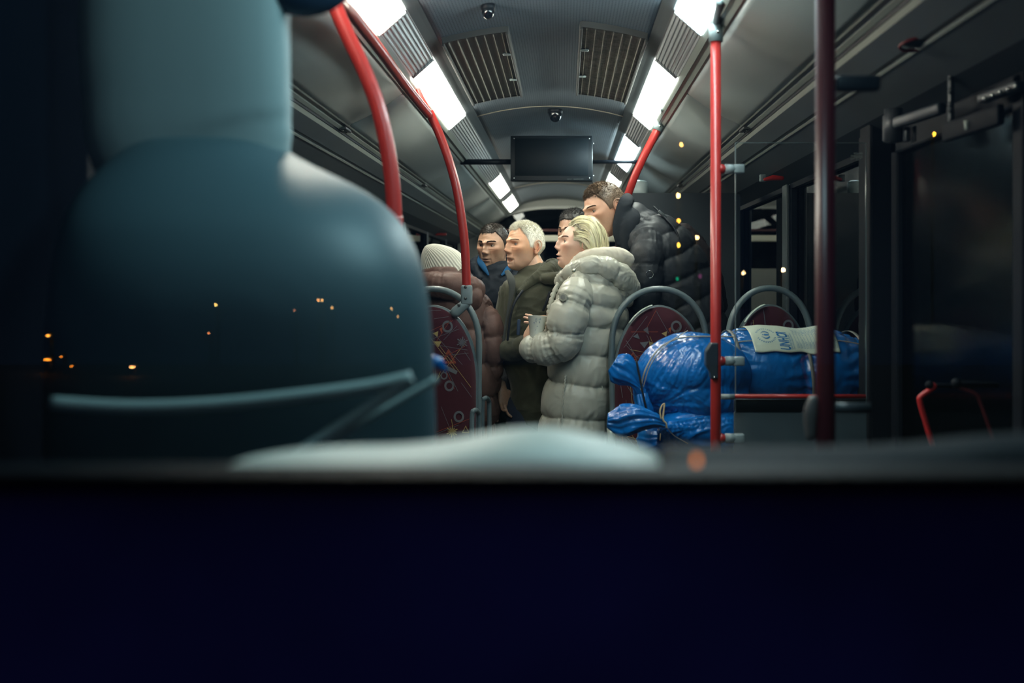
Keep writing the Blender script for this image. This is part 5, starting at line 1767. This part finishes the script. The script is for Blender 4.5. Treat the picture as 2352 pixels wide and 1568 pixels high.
def ribbon(t, pts, nrm_c, w, m, name='strap', k=8, lift=.002):
    """strap of width w hugging a body whose centre line is nrm_c(point)"""
    p = smooth_path(pts, None, k)
    V, Fc = [], []
    for i, q in enumerate(p):
        tg = (p[min(i + 1, len(p) - 1)] - p[max(i - 1, 0)]).normalized()
        nn = (q - nrm_c(q)).normalized()
        sd = tg.cross(nn).normalized() * (w / 2)
        q = q + nn * lift
        V += [q - sd, q + sd, q + sd + nn * .0015, q - sd + nn * .0015]
    for i in range(len(p) - 1):
        for j in range(4):
            Fc.append((i * 4 + j, i * 4 + (j + 1) % 4, (i + 1) * 4 + (j + 1) % 4, (i + 1) * 4 + j))
    MB().add(V, Fc).build(name, m, t)

# upper left sack
dS = 3.86
def Q(px, py, dd=0.0): return P(px, py, dS + dd)
A1 = Limb([Q(1480, 935, -.02), Q(1500, 905, .0), Q(1535, 868, .02), Q(1585, 852, .05), Q(1640, 858, .10), Q(1672, 870, .14)], [(.03, .04), (.085, .10), (.135, .16), (.150, .19), (.135, .18), (.10, .14)], ref=Vector((0, 0, 1)), n=40)
A2 = Limb([Q(1530, 880, .03), Q(1600, 900, .05), Q(1650, 900, .08)], [(.12, .15), (.15, .18), (.12, .15)], ref=Vector((0, 0, 1)), n=36)
t = sack('plastic_sack', 'large bulging blue plastic sack left of the red pole, tied at its lower left', [A1, A2], [(Q(1478, 940, -.05), (.55, .0, .75), 15), (Q(1527, 985, -.18), (.5, .35, .8), 11)], .0034, 3)
tail(t, [Q(1490, 950, -.08), Q(1474, 905, -.09), Q(1462, 880, -.10), Q(1448, 862, -.10), Q(1425, 845, -.10), Q(1408, 834, -.10)], [(.016, .022), (.016, .018), (.020, .015), (.040, .018), (.050, .020), (.030, .016)], 7)
tail(t, [Q(1484, 975, -.10), Q(1481, 940, -.11), Q(1474, 905, -.10)], [(.025, .030), (.020, .026), (.014, .018)], 12)
c_ = lambda q: Vector((q.x, dS + .05, q.z - .1)) if False else Q(1585, 880, .05)
ribbon(t, [Q(1476, 900, -.10), Q(1488, 850, -.10), Q(1520, 803, -.08), Q(1565, 782, -.06), Q(1630, 779, -.02), Q(1680, 779, .02)], lambda q: Q(1585, 880, .05), .008, M_STRAP, lift=.012)
ribbon(t, [Q(1483, 888, -.12), Q(1500, 838, -.12), Q(1535, 795, -.10), Q(1580, 766, -.04)], lambda q: Q(1585, 880, .05), .004, M_STRAP, 'cord', lift=.012)
a, b = smooth_path([Q(1462, 830, -.13), Q(1470, 870, -.135), Q(1480, 920, -.14), Q(1488, 955, -.13)], [(.004, .004)] * 4, 4)
MB().add(*loft(a, b, n=10)).build('cable_tie', M_DARK, t)
# lower sack with the twine knot
B1 = Limb([Q(1530, 985, -.16), Q(1560, 985, -.08), Q(1610, 985, .0), Q(1665, 985, .05)], [(.02, .02), (.07, .09), (.11, .16), (.09, .15)], ref=Vector((0, 0, 1)), n=36)
B2 = Limb([Q(1500, 1010, .02), Q(1580, 1040, .05), Q(1670, 1040, .08)], [(.06, .08), (.09, .15), (.08, .14)], ref=Vector((0, 0, 1)), n=30)
t = sack('plastic_sack', 'lowest dark blue sack with a twine knot and long flared tail', [B1, B2], [(Q(1527, 978, -.20), (1, .3, .1), 17)], .005, 9)
tail(t, [Q(1532, 976, -.20), Q(1515, 968, -.20), Q(1490, 962, -.20), Q(1455, 962, -.20), Q(1425, 968, -.19), Q(1395, 966, -.19)], [(.012, .012), (.018, .016), (.030, .022), (.046, .030), (.050, .032), (.022, .024)], 21)
MB().add(*tube([Q(1519, 962, -.235), Q(1516, 945, -.235), Q(1520, 932, -.23), Q(1524, 928, -.23), Q(1526, 930, -.23), Q(1523, 962, -.24), Q(1530, 972, -.24), Q(1531, 982, -.235)], .0030, 8, 5)).build('twine_knot', M_TWINE, t)
MB().add(*tube([Q(1531, 980, -.23), Q(1548, 1000, -.21), Q(1580, 1018, -.19)], .0016, 6, 4)).build('twine_end', M_STRAP, t)
MB().add(*tube([Q(1517, 995, -.2), Q(1516, 1012, -.2)], .0016, 6, 2)).build('twine_end', M_TWINE, t)

# long strapped bundle with the label
dC = 4.02; sC = F / dC
def C(px, py, dd=0.0): return P(px, py, dC + dd)
xs = [1640, 1668, 1690, 1740, 1785, 1830, 1850, 1885, 1920, 1945, 1975, 1995]
rs = [.115, .142, .152, .160, .158, .147, .150, .160, .154, .142, .130, .10]
axis_z = C(0, 846).z
L1 = Limb([Vector((C(x, 0).x, dC, axis_z - (.010 if x > 1900 else 0))) for x in xs], [(r, r * 1.05) for r in rs], ref=Vector((0, 0, 1)), n=48, k=4)
t = sack('plastic_sack', 'long blue strapped bundle lying across the right seats with a printed label', [L1], [], .003, 14)
for o in t.children:
    me = o.data; co, nr = get_co(me)
    d = np.zeros(len(co))
    xw_ = co[:, 0] + t.location.x * 0
    for sx in (1678, 1832, 1962):
        X_ = C(sx, 0).x
        dx = xw_ - X_
        an = np.arctan2(co[:, 2] - axis_z, -(co[:, 1] - dC))
        near = np.exp(-(dx / .07) ** 2)
        d += -.010 * np.exp(-(dx / .012) ** 2)
        d += .0042 * near * np.sin(an * 17 + 3 * vnoise(np.stack([an * 3, dx * 15, dx * 0], 1), 5) + dx * 30 * np.sign(dx))
    set_co(me, co + nr * d[:, None])
    me.update()
def onC(x, th, r=None, lift=.004):
    """point on the bundle: x world, th angle from the top towards the camera"""
    X = [C(q, 0).x for q in xs]
    rr = float(np.interp(x, X, rs)) + lift
    return Vector((x, dC - rr * 1.05 * math.sin(th), axis_z + rr * math.cos(th)))
for sx, lean in ((1678, .02), (1832, .02), (1962, .03)):
    pts = [onC(C(sx, 0).x + lean * (th - .6), th, lift=.006) for th in np.linspace(-.4, 2.2, 14)]
    ribbon(t, pts, lambda q: Vector((q.x, dC, axis_z)), .013, M_STRAP, lift=.001)
pts = [onC(x, .78, lift=.004) for x in np.linspace(C(1680, 0).x, C(1980, 0).x, 20)]
ribbon(t, pts, lambda q: Vector((q.x, dC, axis_z)), .005, M_STRAP, 'cord', k=2)
pts = [onC(x, .28, lift=.004) for x in np.linspace(C(1640, 0).x, C(1730, 0).x, 8)]
ribbon(t, pts, lambda q: Vector((q.x, dC, axis_z)), .004, M_STRAP, 'cord', k=2)
# loose flap of plastic at the right end
# label sheet wrapped on top
LX0, LX1 = C(1705, 0).x, C(1897, 0).x
def lab(u, v, lift=.0105):
    """u 0..1 along the bundle, v 0..1 from the back edge to the front edge"""
    th = -.12 + 1.22 * v
    x = LX0 + (LX1 - LX0) * u + .022 * v * (1 - .3 * u)
    return onC(x, th, lift=lift + .0025 * math.sin(u * 9) * math.sin(v * 5))
V, Fc = [], []
NU, NV = 40, 26
for i in range(NU + 1):
    for j in range(NV + 1):
        V.append(lab(i / NU, j / NV * (1 + .012 * math.sin(i * .5) + .03 * math.exp(-((i - 27) / 2.) ** 2))))
for i in range(NU):
    for j in range(NV): Fc.append((i * (NV + 1) + j, i * (NV + 1) + j + 1, (i + 1) * (NV + 1) + j + 1, (i + 1) * (NV + 1) + j))
o = MB().add(V, Fc).build('printed_label', mat('label_paper', (.62, .68, .56), .5, bump=.1, bscale=90), t)
sd_ = o.modifiers.new('t', 'SOLIDIFY'); sd_.thickness = .0008
ink = mat('label_blue_ink', (.012, .16, .42), .6)
mb = MB()
Wd_, Hd_ = (LX1 - LX0), 1.22 * .165
def put(verts, faces, u0, v0, su, sv):
    """text runs upwards: text x -> from front to back, text y -> towards -u"""
    mb.add([lab(u0 - q[1] * su, v0 - q[0] * sv, .0118) for q in verts], faces)
def textup(s_, u0, v0, size, length=None, shear=.0):
    v, f = text_mesh(s_, 1.0, shear, .025 if size > .01 else 0.0)
    w = max(q[0] for q in v)
    hh = max(q[1] for q in v)
    L_ = length if length else w * size / Hd_ * 1.0
    put(v, f, u0, v0, size / hh / Wd_ if False else size / Wd_ / hh, L_ / w)
textup('UNHCR', .425, .975, .040, .46, .25)
textup('UNITED NATIONS', .455, .95, .007, .36)
textup('HIGH COMMISSIONER FOR REFUGEES', .480, .95, .005, .42)
rng = random.Random(4)
# form rows: rules with short words
def line(u0, v0, u1, v1, w):
    a, b = lab(u0, v0, .0118), lab(u1, v1, .0118)
    n_ = 8
    V = []
    for i in range(n_ + 1):
        t_ = i / n_; uu, vv = u0 + (u1 - u0) * t_, v0 + (v1 - v0) * t_
        V += [lab(uu - w / Wd_ / 2, vv, .0118), lab(uu + w / Wd_ / 2, vv, .0118)] if abs(u1 - u0) < abs(v1 - v0) else [lab(uu, vv - w / Hd_ / 2, .0118), lab(uu, vv + w / Hd_ / 2, .0118)]
    mb.add(V, [(2 * i, 2 * i + 1, 2 * i + 3, 2 * i + 2) for i in range(n_)])
for i in range(13):
    u = .515 + i * .037
    line(u, .06, u, .93, .0008)
    textup(rng.choice(['PROJECT', 'ORDER NO', 'ITEM', 'QTY', 'LOT', 'WEIGHT', 'DATE']), u + .022, .92, .0042, rng.uniform(.12, .25))
    textup(rng.choice(['blankets', 'pcs', 'kg', 'no', 'size']), u + .022, .50, .0042, rng.uniform(.08, .2))
line(.515, .06, .99, .06, .001); line(.515, .55, .99, .55, .0008)
# emblem: laurel wreath round two sheltering hands over a figure
eu, ev, er = .170, .62, .036
def E(x, y): return (eu - y / Wd_, ev - x / Hd_)
for s_ in (-1, 1):
    for k in range(11):
        a = math.radians(-70 + k * 13)
        cx, cy = s_ * er * math.cos(a), er * math.sin(a) - .002
        d_ = Vector((-s_ * math.sin(a), math.cos(a))); n_ = Vector((s_ * math.cos(a), math.sin(a)))
        for side_ in (1, -1):
            p0 = Vector((cx, cy)); p1 = p0 + (d_ * .0050 + n_ * side_ * .0032); p2 = p0 + (d_ * .0035 + n_ * side_ * .0006)
            p3 = p0 + (d_ * .0015 + n_ * side_ * .0032)
            mb.add([lab(*E(*q), .0118) for q in (p0, p3, p1, p2)], [(0, 1, 2, 3)])
for s_ in (-1, 1):
    P_ = []
    for k in range(9):
        a = math.radians(20 + k * 17.5)
        P_.append((s_ * (.004 + .014 * math.sin(a)), -.016 + .032 * k / 8, .0028 * (1.2 - k / 10)))
    V = []
    for x, y, w in P_: V += [lab(*E(x - w, y), .0118), lab(*E(x + w, y), .0118)]
    mb.add(V, [(2 * i, 2 * i + 1, 2 * i + 3, 2 * i + 2) for i in range(8)])
fig = [(-.003, -.015), (.003, -.015), (.0045, .002), (.0015, .005), (-.0015, .005), (-.0045, .002)]
mb.add([lab(*E(*q), .0118) for q in fig], [tuple(range(6))])
mb.add([lab(*E(.003 * math.cos(a), .009 + .003 * math.sin(a)), .0118) for a in np.linspace(0, 2 * math.pi, 11)[:10]], [tuple(range(10))])
mb.build('label_print', ink, t, smooth=False)
# table-like luggage shelf carrying the bundles (dark, hidden behind them)
t = thing('luggage_platform', Vector((C(1740, 0).x, 4.0, 0)), 'low dark luggage platform under the blue sacks', 'platform')
zt_ = axis_z - .155
MB().add(*rbox(((C(1520, 0).x + 1.10) / 2, 3.95, zt_ - .02), (1.09 - C(1520, 0).x, .36, .03), .01, 2)).build('top', M_WALL, t)
MB().add(*rbox((.75, 3.95, (zt_ - .035) / 2), (.6, .34, zt_ - .035), .02, 2)).build('box', M_DARK, t)

# blue scrap at the left seat
p = P(1008, 838, 1.8)
t = thing('plastic_scrap', p, 'small blue plastic end poking out behind the driver seat', 'plastic', None)
a, b = smooth_path([P(880, 870, 1.74), P(975, 832, 1.8), P(1003, 832, 1.8), P(1015, 842, 1.8), P(1026, 850, 1.8)], [(.012, .012), (.011, .010), (.011, .010), (.007, .007), (.002, .002)], 8)
MB().add(*loft(a, b, ref=Vector((0, 0, 1)), n=18)).build('end', M_BAG, t)
# ------------------------------------------------------------------ driver's cab in the foreground
M_CAB = mat('cab_grey', (.26, .34, .35), .6, bump=.05, bscale=30, spec=.4)
M_CABD = mat('cab_dark', (.055, .105, .125), .5, spec=.45)  # darker than the headrest: the light's falloff is put into the colour
dF_ = 1.5
def K(px, py, dd=0.0): return P(px, py, dF_ + dd)
t = thing('driver_seat', (K(590, 0).x, dF_ + .1, 0), "out-of-focus driver's seat with tall padded headrest filling the left foreground", 'seat')
mb = MB()
rows = [(330, 330, 640), (350, 300, 668), (375, 262, 712), (400, 235, 765), (430, 205, 828), (465, 180, 882), (505, 160, 922), (555, 145, 952), (620, 135, 974), (700, 125, 988), (800, 120, 996), (900, 118, 1000), (1010, 116, 1003), (1300, 116, 1003)]
sl = [.26, .235, .21, .185, .16, .135, .115, .095, .075, .065, .07, .08, .09, .09]
ys_ = np.linspace(330, 1300, 60)
V, Fc = [], []
NR = 64
for y in ys_:
    l = np.interp(y, [r[0] for r in rows], [r[1] for r in rows]); r_ = np.interp(y, [r[0] for r in rows], [r[2] for r in rows])
    dd_ = float(np.interp(y, [r[0] for r in rows], sl))
    c_ = P((l + r_) / 2, y, dF_ + dd_); a_ = (r_ - l) / 2 * (dF_ + dd_) / F; b_ = .11 + .04 * min(1, (y - 330) / 200)
    for q in range(NR):
        an = 2 * math.pi * q / NR
        cs, sn_ = math.cos(an), math.sin(an)
        V.append((c_.x + a_ * math.copysign(abs(cs) ** .85, cs), c_.y + b_ * math.copysign(abs(sn_) ** .85, sn_), c_.z))
for i in range(len(ys_) - 1):
    for q in range(NR): Fc.append((i * NR + q, i * NR + (q + 1) % NR, (i + 1) * NR + (q + 1) % NR, (i + 1) * NR + q))
Fc.append(tuple(range(NR))); Fc.append(tuple((len(ys_) - 1) * NR + q for q in range(NR)))
mb.add(V, Fc)
me = remesh(mb, .010, 30, .8)
me.materials.append(M_CABD)
link_mesh(me, 'backrest', t)
mb = MB()
rows = [(-260, 240, 610), (-200, 205, 650), (-80, 190, 664), (100, 186, 666), (220, 195, 668), (300, 200, 672), (352, 225, 680), (395, 250, 684), (430, 280, 684)]
pts = [K((l + r) / 2, y, .215) for y, l, r in rows]
rad = [((r - l) / 2 * (dF_ + .20) / F * 1.0, .055 if y < 350 else .05) for i, (y, l, r) in enumerate(rows)]
a, b = smooth_path(pts, rad, 4)
mb.add(*loft(a, b, n=40, ex=3.2))
me = remesh(mb, .008, 3)
me.materials.append(M_CAB)
link_mesh(me, 'headrest', t, )
mb = MB().add(*rbox((K(590, 0).x, dF_ + .02, .45), (.50, .45, .5), .05, 3))
mb.build('seat_base', M_CABD, t)
t = thing('edge_blackout_panel', (-.885, 1.53, 0), 'black blurred panel added to keep the far left edge dark', 'partition')
MB().add(*rbox((-.885, 1.53, 1.2), (.05, .66, 2.3), .02, 3)).build('panel', mat('cab_blackout', (.004, .006, .010), 1.0, spec=0.0), t)  # added black panel, hides the lit side wall so the edge stays dark
# rails of the cab door
t = thing('cab_rail', K(700, 930, -.12), 'blurred pale bent rail beside the driver seat at lower left', 'rail')
M_RL = mat('cab_rail', (.30, .40, .40), .5)
MB().add(*tube([K(120, 925, -.15), K(300, 935, -.15), K(500, 928, -.15), K(700, 908, -.15), K(850, 888, -.15), K(945, 868, -.15)], .0095, 12, 6)).build('upper_tube', M_RL, t)
MB().add(*tube([K(945, 868, -.15), K(850, 935, -.15), K(750, 1000, -.15), K(640, 1075, -.16), K(560, 1160, -.16)], .0085, 12, 6)).build('lower_tube', M_RL, t)
MB().add(*tube([K(1005, 870, -.12), K(900, 930, -.13), K(800, 990, -.14), K(700, 1060, -.15)], .0050, 12, 6)).build('thin_tube', M_RL, t)
# dark rounded mirror at the top edge
c = P(700, -42, 1.7)
t = thing('cab_mirror', c, 'dark blue rounded mirror back hanging at the top edge', 'mirror')
MB().add(*ell(c, (.080, .03, .058), 32)).build('mirror_shell', mat('mirror_shell', (.012, .035, .07), .45), t)
MB().add(*tube([c + Vector((0, .01, .04)), c + Vector((-.02, .02, .16))], .006, 10, 1)).build('stem', M_DARK, t)

# ------------------------------------------------------------------ dashboard, bus front, windscreen
mb = MB()
mb.add(*rbox((-.05, .98, CZ - .245), (2.3, .38, .08), .03, 3))
mb.add(*rbox((-.05, 1.02, .55), (2.3, .30, 1.1), .03, 3))
t = thing('dashboard', (-.05, .98, 0), 'dark blurred dashboard across the whole width below the windscreen', 'dashboard')
mb.build('body', mat('dash_dark', (.006, .011, .017), .7, spec=.12), t)
dd = .86
def D(px, py, q=0.0): return P(px, py, dd + q)
t = thing('instrument_cowl', D(1080, 1060), 'blurred pale grey humped cowl on top of the dashboard', 'cowl')
tops = [(470, 1068), (560, 1046), (640, 1034), (760, 1026), (880, 1026), (980, 1018), (1080, 1000), (1160, 986), (1220, 982), (1290, 986), (1380, 1004), (1460, 1022), (1510, 1040), (1530, 1052)]
V, Fc = [], []
for i, (px, py) in enumerate(tops):
    a = D(px, py, .03); f_ = D(px, 1084, -.08); f2 = D(px, 1100, -.08)
    h_ = a.z - D(px, 1096).z
    sec = [(-.045, D(px, 1100).z), (-.050, D(px, 1092).z + h_ * .25), (-.035, D(px, 1096).z + h_ * .72), (0, a.z - .002), (.05, a.z), (.10, a.z - .01), (.12, D(px, 1100).z - .02)]
    for dy, z in sec: V.append((D(px, 0).x, dd + dy, z))
m_ = 7
for i in range(len(tops) - 1):
    for j in range(m_ - 1): Fc.append((i * m_ + j, (i + 1) * m_ + j, (i + 1) * m_ + j + 1, i * m_ + j + 1))
    Fc.append((i * m_ + m_ - 1, (i + 1) * m_ + m_ - 1, (i + 1) * m_, i * m_))
Fc.append(tuple(range(m_))); Fc.append(tuple((len(tops) - 1) * m_ + j for j in range(m_ - 1, -1, -1)))
o = MB().add(V, Fc).build('cowl_shell', mat('cowl_grey', (.62, .66, .60), .5), t)
sb = o.modifiers.new('s', 'SUBSURF'); sb.levels = 2; sb.render_levels = 2
# right ledge with an orange warning lamp
t = thing('dash_ledge', D(1950, 1060), 'dark dashboard ledge at the right with a small orange glowing lamp', 'ledge')
a, b = smooth_path([D(1545, 1062), D(1700, 1062), D(1900, 1062), D(2100, 1058), D(2260, 1048), D(2420, 1040)], [(.012, .05), (.011, .05), (.011, .05), (.013, .05), (.016, .05), (.017, .05)], 4)
MB().add(*loft(a, b, ref=Vector((0, 0, 1)), n=20)).build('ledge', mat('ledge_dark', (.006, .011, .017), .7, spec=.12), t)
MB().add(*ell(D(1600, 1066, -.055), (.0024, .003, .008), 12)).build('warning_lamp', emat('orange_lamp', (1.0, .25, .03), 1.2), t)

M_FRONT = mat('front_panel', (.15, .11, .33), .6, var=.5, vscale=2.5, spec=.1)
mb = MB()
zt_ = P(0, 1100, .735).z
mb.add(*box((XC, .755, (zt_ - 1.0) / 2 + 0), (2.6, .03, zt_ + 1.0)))
struct(mb, 'wall_front', M_FRONT)
struct(MB().add(*rbox((XC, .74, zt_ + .0), (2.6, .05, .012), .004, 2)), 'trim_90', M_DOOR)
mb = MB().add(*box((XC, .755, CZ + 1.12), (2.6, .03, .36)))
struct(mb, 'wall_front_top', M_FRONT)
# slightly dusty windscreen; its bluish translucent film is added to imitate lens haze
gm = glass('windscreen_glass', (.97, .98, .98), 1.45)
nt = gm.node_tree
outn = [n for n in nt.nodes if n.type == 'OUTPUT_MATERIAL'][0]
prev = outn.inputs[0].links[0].from_socket
tr = node(nt, 'ShaderNodeBsdfTranslucent'); tr.inputs[0].default_value = (.55, .85, 1.0, 1)
mx = node(nt, 'ShaderNodeMixShader'); mx.inputs[0].default_value = .002
nt.links.new(prev, mx.inputs[1]); nt.links.new(tr.outputs[0], mx.inputs[2]); nt.links.new(mx.outputs[0], outn.inputs[0])
struct(MB().add(*box((XC, .730, (zt_ + CZ + .95) / 2), (2.6, .006, CZ + .95 - zt_))), 'window_front', gm)
struct(MB().add(*box((0, -6, -.40), (30, 30, .02))), 'ground', mat('asphalt', (.03, .03, .035), .8))

# ------------------------------------------------------------------ right front door zone
xw = S(1, 1.2)
mb = MB()
mb.add(*rbox((xw - .03, 3.50, 1.05), (.12, .12, 2.1), .01, 2)); mb.add(*rbox((xw + .03, 2.0, 2.02), (.08, 3.0, .32), .01, 1))
mb.add(*rbox((xw + .05, .95, 1.0), (.10, .35, 2.0), .01, 1))
struct(mb, 'wall_door_surround', M_DOOR)
door = []
M_DPANE = glass('door_glass', (0.25, 0.32, 0.36), 1.12, rough=.12)
for i, (ya, yb) in enumerate(((2.42, 3.40), (1.25, 2.38))):
    zb_, zt2 = .05, 1.86
    mb = MB()
    xx = xw - .01
    for y in (ya + .03, yb - .03): mb.add(*rbox((xx, y, (zb_ + zt2) / 2), (.045, .06, zt2 - zb_), .008, 2))
    for z in (zb_ + .04, zt2 - .04): mb.add(*rbox((xx, (ya + yb) / 2, z), (.045, yb - ya, .08), .008, 2))
    fr = struct(mb, 'door_%d' % (i + 1), M_DOOR)
    g = MB().add(*box((xx, (ya + yb) / 2, (zb_ + zt2) / 2), (.006, yb - ya - .1, zt2 - zb_ - .1))).build('door_pane', M_DPANE, fr, smooth=False)
    door.append(fr)
# red bent handles on the door leaves
def dhandle(pts, r, label, m):
    t = MB().add(*tube(pts, r, 14, 7)).build('door_handle', m, door[0], label=label)
    MB().add(*ell(pts[0], (.012, .012, .012), 12)).add(*tube([pts[0], pts[0] + Vector((.12, .06, -.01))], .006, 8, 1)).build('fixing', M_DOOR, t)
q = 2.75
dhandle([P(2135, 884, q), P(2142, 884, q), P(2144, 890, q), P(2118, 908, q), P(2113, 922, q), P(2128, 975, q), P(2146, 1035, q), P(2165, 1100, q)], .0075, 'red bent door handle at the right, lit along its edge', mat('door_red', (.55, .03, .03), .3))
q = 2.4
dhandle([P(2197, 880, q), P(2203, 890, q), P(2240, 905, q), P(2252, 925, q), P(2275, 990, q), P(2290, 1050, q)], .0035, 'thin dark red door handle farthest right', mat('door_red_dark', (.12, .010, .012), .5))
# door mechanism above the leaves
t = thing('door_mechanism', P(2120, 270, 3.0), 'exposed grey door-drive arm and motor above the front door', 'mechanism')
def bar(a, b, w, h, m, nme):
    a, b = Vector(a), Vector(b); L = (b - a).length
    q_ = (b - a).to_track_quat('X', 'Z').to_matrix()
    MB().add(*rbox((a + b) / 2, (L, w, h), min(w, h) * .25, 2, q_)).build(nme, m, t)
M_MECH = mat('mechanism_grey', (.035, .042, .05), .45, metal=.1)
M_MECHD = mat('mechanism_dark', (.03, .04, .05), .4)
bar(P(2058, 283, 2.95), P(2165, 248, 2.75), .03, .032, M_MECH, 'arm')
bar(P(2040, 262, 3.0), P(2040, 325, 3.0), .05, .022, M_MECHD, 'post')
MB().add(*loft([P(2052, 250, 2.98), P(2052, 326, 2.98)], [.026, .026], n=20, round_cap=False)).build('motor', M_MECH, t)
bar(P(2082, 292, 2.95), P(2082, 326, 2.95), .03, .016, M_MECH, 'bracket')
bar(P(2098, 290, 2.95), P(2098, 326, 2.95), .03, .008, M_MECH, 'bracket')
bar(P(2184, 170, 2.7), P(2184, 300, 2.7), .02, .012, M_MECHD, 'rod')
for py in (176, 208, 240, 252): MB().add(*ell(P(2184, py, 2.68), (.008, .008, .010), 12)).build('joint', M_MECH, t)
bar(P(2255, 228, 2.55), P(2345, 195, 2.4), .03, .022, M_MECH, 'far_arm')
for k in range(5):
    p = P(2262 + 18 * k, 226 - 7 * k, 2.5 - .03 * k); MB().add(*ell(p, (.006, .006, .006), 10)).build('bolt', M_STEEL, t)
bar(P(2210, 132, 2.6), P(2262, 122, 2.5), .02, .014, M_MECH, 'cross_link')
bar(P(2170, 305, 2.72), P(2300, 262, 2.45), .02, .05, M_DOOR, 'door_rail')
t = thing('sticker', P(2224, 287, 2.60), 'tiny white notice sticker on the black door beam', 'sticker')
a, b = P(2217, 296, 2.58), P(2232, 276, 2.58)
MB().add(*box(((a.x + b.x) / 2, 2.585, (a.z + b.z) / 2), (b.x - a.x, .004, b.z - a.z), Matrix.Rotation(-.12, 3, 'Y'))).build('paper', mat('sticker_white', (.55, .62, .55), .5), t)
mb = MB()
for k in range(3):
    mb.add(*box(((a.x + b.x) / 2, 2.5825, b.z - .005 - k * .005), ((b.x - a.x) * .65, .001, .0012)))
mb.build('print', M_DARK, t, smooth=False)
# emergency hammer holder above the right window, red tag above the left one
t = thing('emergency_hammer', P(1770, 410, 4.95), 'red emergency hammer in its holder above the right window', 'hammer')
MB().add(*rbox(P(1752, 409, 4.93), (.03, .02, .035), .004, 2)).build('holder', M_GREY, t)
bar_t = t
MB().add(*loft([P(1757, 412, 4.92), P(1775, 408, 4.92), P(1796, 409, 4.92)], [.008, .013, .011], ref=Vector((0, 0, 1)), n=14)).build('handle', mat('hammer_red', (.40, .015, .012), .4), t)
t = thing('emergency_tag', P(1013, 538, 10.1), 'small red emergency tag above the left rear window', 'tag')
MB().add(*rbox(P(1013, 538, 10.1), (.11, .03, .026), .004, 2)).build('plate', mat('tag_red', (.30, .02, .015), .4), t)
# oval loudspeaker with red rim in the right front fascia
t = thing('ceiling_speaker', P(2118, 98, 2.6), 'flat oval dark red rimmed lamp in the right front ceiling', 'lamp')
p = P(2118, 100, 2.55)
pts = [p + Vector((.055 * math.cos(a), .03 * math.sin(a), .012 * math.sin(a + 2.6))) for a in np.linspace(0, 2 * math.pi, 33)]
MB().add(*loft(pts, [.004] * 33, n=8, round_cap=False)).build('rim', mat('rim_red', (.16, .012, .016), .4), t)
MB().add(*ell(p, (.050, .03, .008), 24)).build('cover', M_DARK, t)
# smoked screen across behind the leaning man
t = thing('glass_screen', P(1560, 700, 6.0), 'tall dark smoked screen behind the leaning man', 'screen')
dd6 = 6.05
a, b = P(1432, 1050, dd6), P(1700, 443, dd6)
MB().add(*box(((a.x + b.x) / 2, dd6, (a.z + b.z) / 2), (b.x - a.x, .008, b.z - a.z))).build('pane', mat('smoked_panel', (.022, .030, .036), .35, spec=.4), t, smooth=False)
MB().add(*rbox((a.x + .02, dd6, b.z / 2), (.04, .04, b.z), .01, 2)).build('post', M_DARK, t)

# ------------------------------------------------------------------ street lamps behind the camera, mirrored in the windscreen
def street_lamp(px, py, D_, rgb, s, w, h, label, kind='street_lamp'):
    q = P(px, py, D_)
    yy = 2 * .727 - D_
    q = Vector((q.x, yy, q.z))
    t = thing(kind, (q.x, yy, -.39), label, 'street lamp', 'distant night lights mirrored in the windscreen')
    MB().add(*ell(q, (w, .05, h), 14)).build('lamp_glow', emat('glow', rgb, s), t)
    MB().add(*rbox((q.x, yy - .12, q.z + .02), (w * 2.2 + .04, .10, h * 2 + .06), .02, 2)).build('lamp_housing', M_DARK, t)
    MB().add(*loft([(q.x, yy - .16, -.39), (q.x, yy - .16, q.z)], [.05, .04], n=12, round_cap=False)).build('post', M_DARK, t)
AM = (1.0, .42, .08)
spots = [(1565, 332, AM, 34, .05, .06), (1558, 449, (1, .55, .15), 60, .05, .07), (1559, 507, (1, .35, .03), 30, .042, .055), (1601, 545, (1, .55, .2), 36, .045, .06), (1559, 563, (1, .5, .05), 24, .038, .055),
         (1799, 620, (1, .6, .3), 30, .05, .05), (2146, 308, (1, .42, .03), 24, .04, .07), (1556, 640, (.0, .8, .4), 1.6, .035, .05), (1608, 634, (.7, .1, .45), .7, .04, .06),
         (495, 700, (1, .6, .15), 14, .03, .03), (731, 689, (1, .4, .12), 12, .022, .035), (740, 689, (1, .5, .15), 12, .022, .035), (762, 707, (1, .5, .15), 8, .022, .035), (479, 765, (1, .3, .1), 9, .018, .022),
         (899, 709, (1, .5, .15), 8, .022, .035), (914, 727, (1, .5, .15), 6, .02, .03), (676, 713, (1, .35, .15), 3, .018, .03), (303, 843, (1, .4, .12), 22, .065, .020), (110, 771, (1, .35, .05), 26, .035, .022),
         (108, 826, (1, .28, .02), 20, .08, .018), (140, 819, (1, .28, .02), 9, .02, .014), (164, 841, (1, .28, .02), 8, .02, .018)]
words = ['uppermost amber', 'brightest amber', 'deep orange', 'pale amber right of the column of four', 'yellow-orange', 'round peach-coloured', 'amber spot over the front door', 'faint green', 'faint magenta', 'pale yellow one in the dark left half',
         'left one of a close pair', 'right one of a close pair', 'small amber just right of the pair', 'tiny orange-red', 'small amber near the seat edge', 'dim amber lowest near the seat edge', 'very faint reddish', 'flat wide orange streak', 'small bright orange fleck at far left', 'long thin orange streak at far left',
         'tiny orange dot right of the long streak', 'lowest tiny orange dot at far left']
for i, ((px, py, c, s, w, h), wd) in enumerate(zip(spots, words)):
    street_lamp(px, py, 18.0 + (900 - py) * .022 + .13 * (i % 5), c, s * (4.0 if px > 1500 else 2.5), w * .9, h * .9, wd + ' night light mirrored in the windscreen')
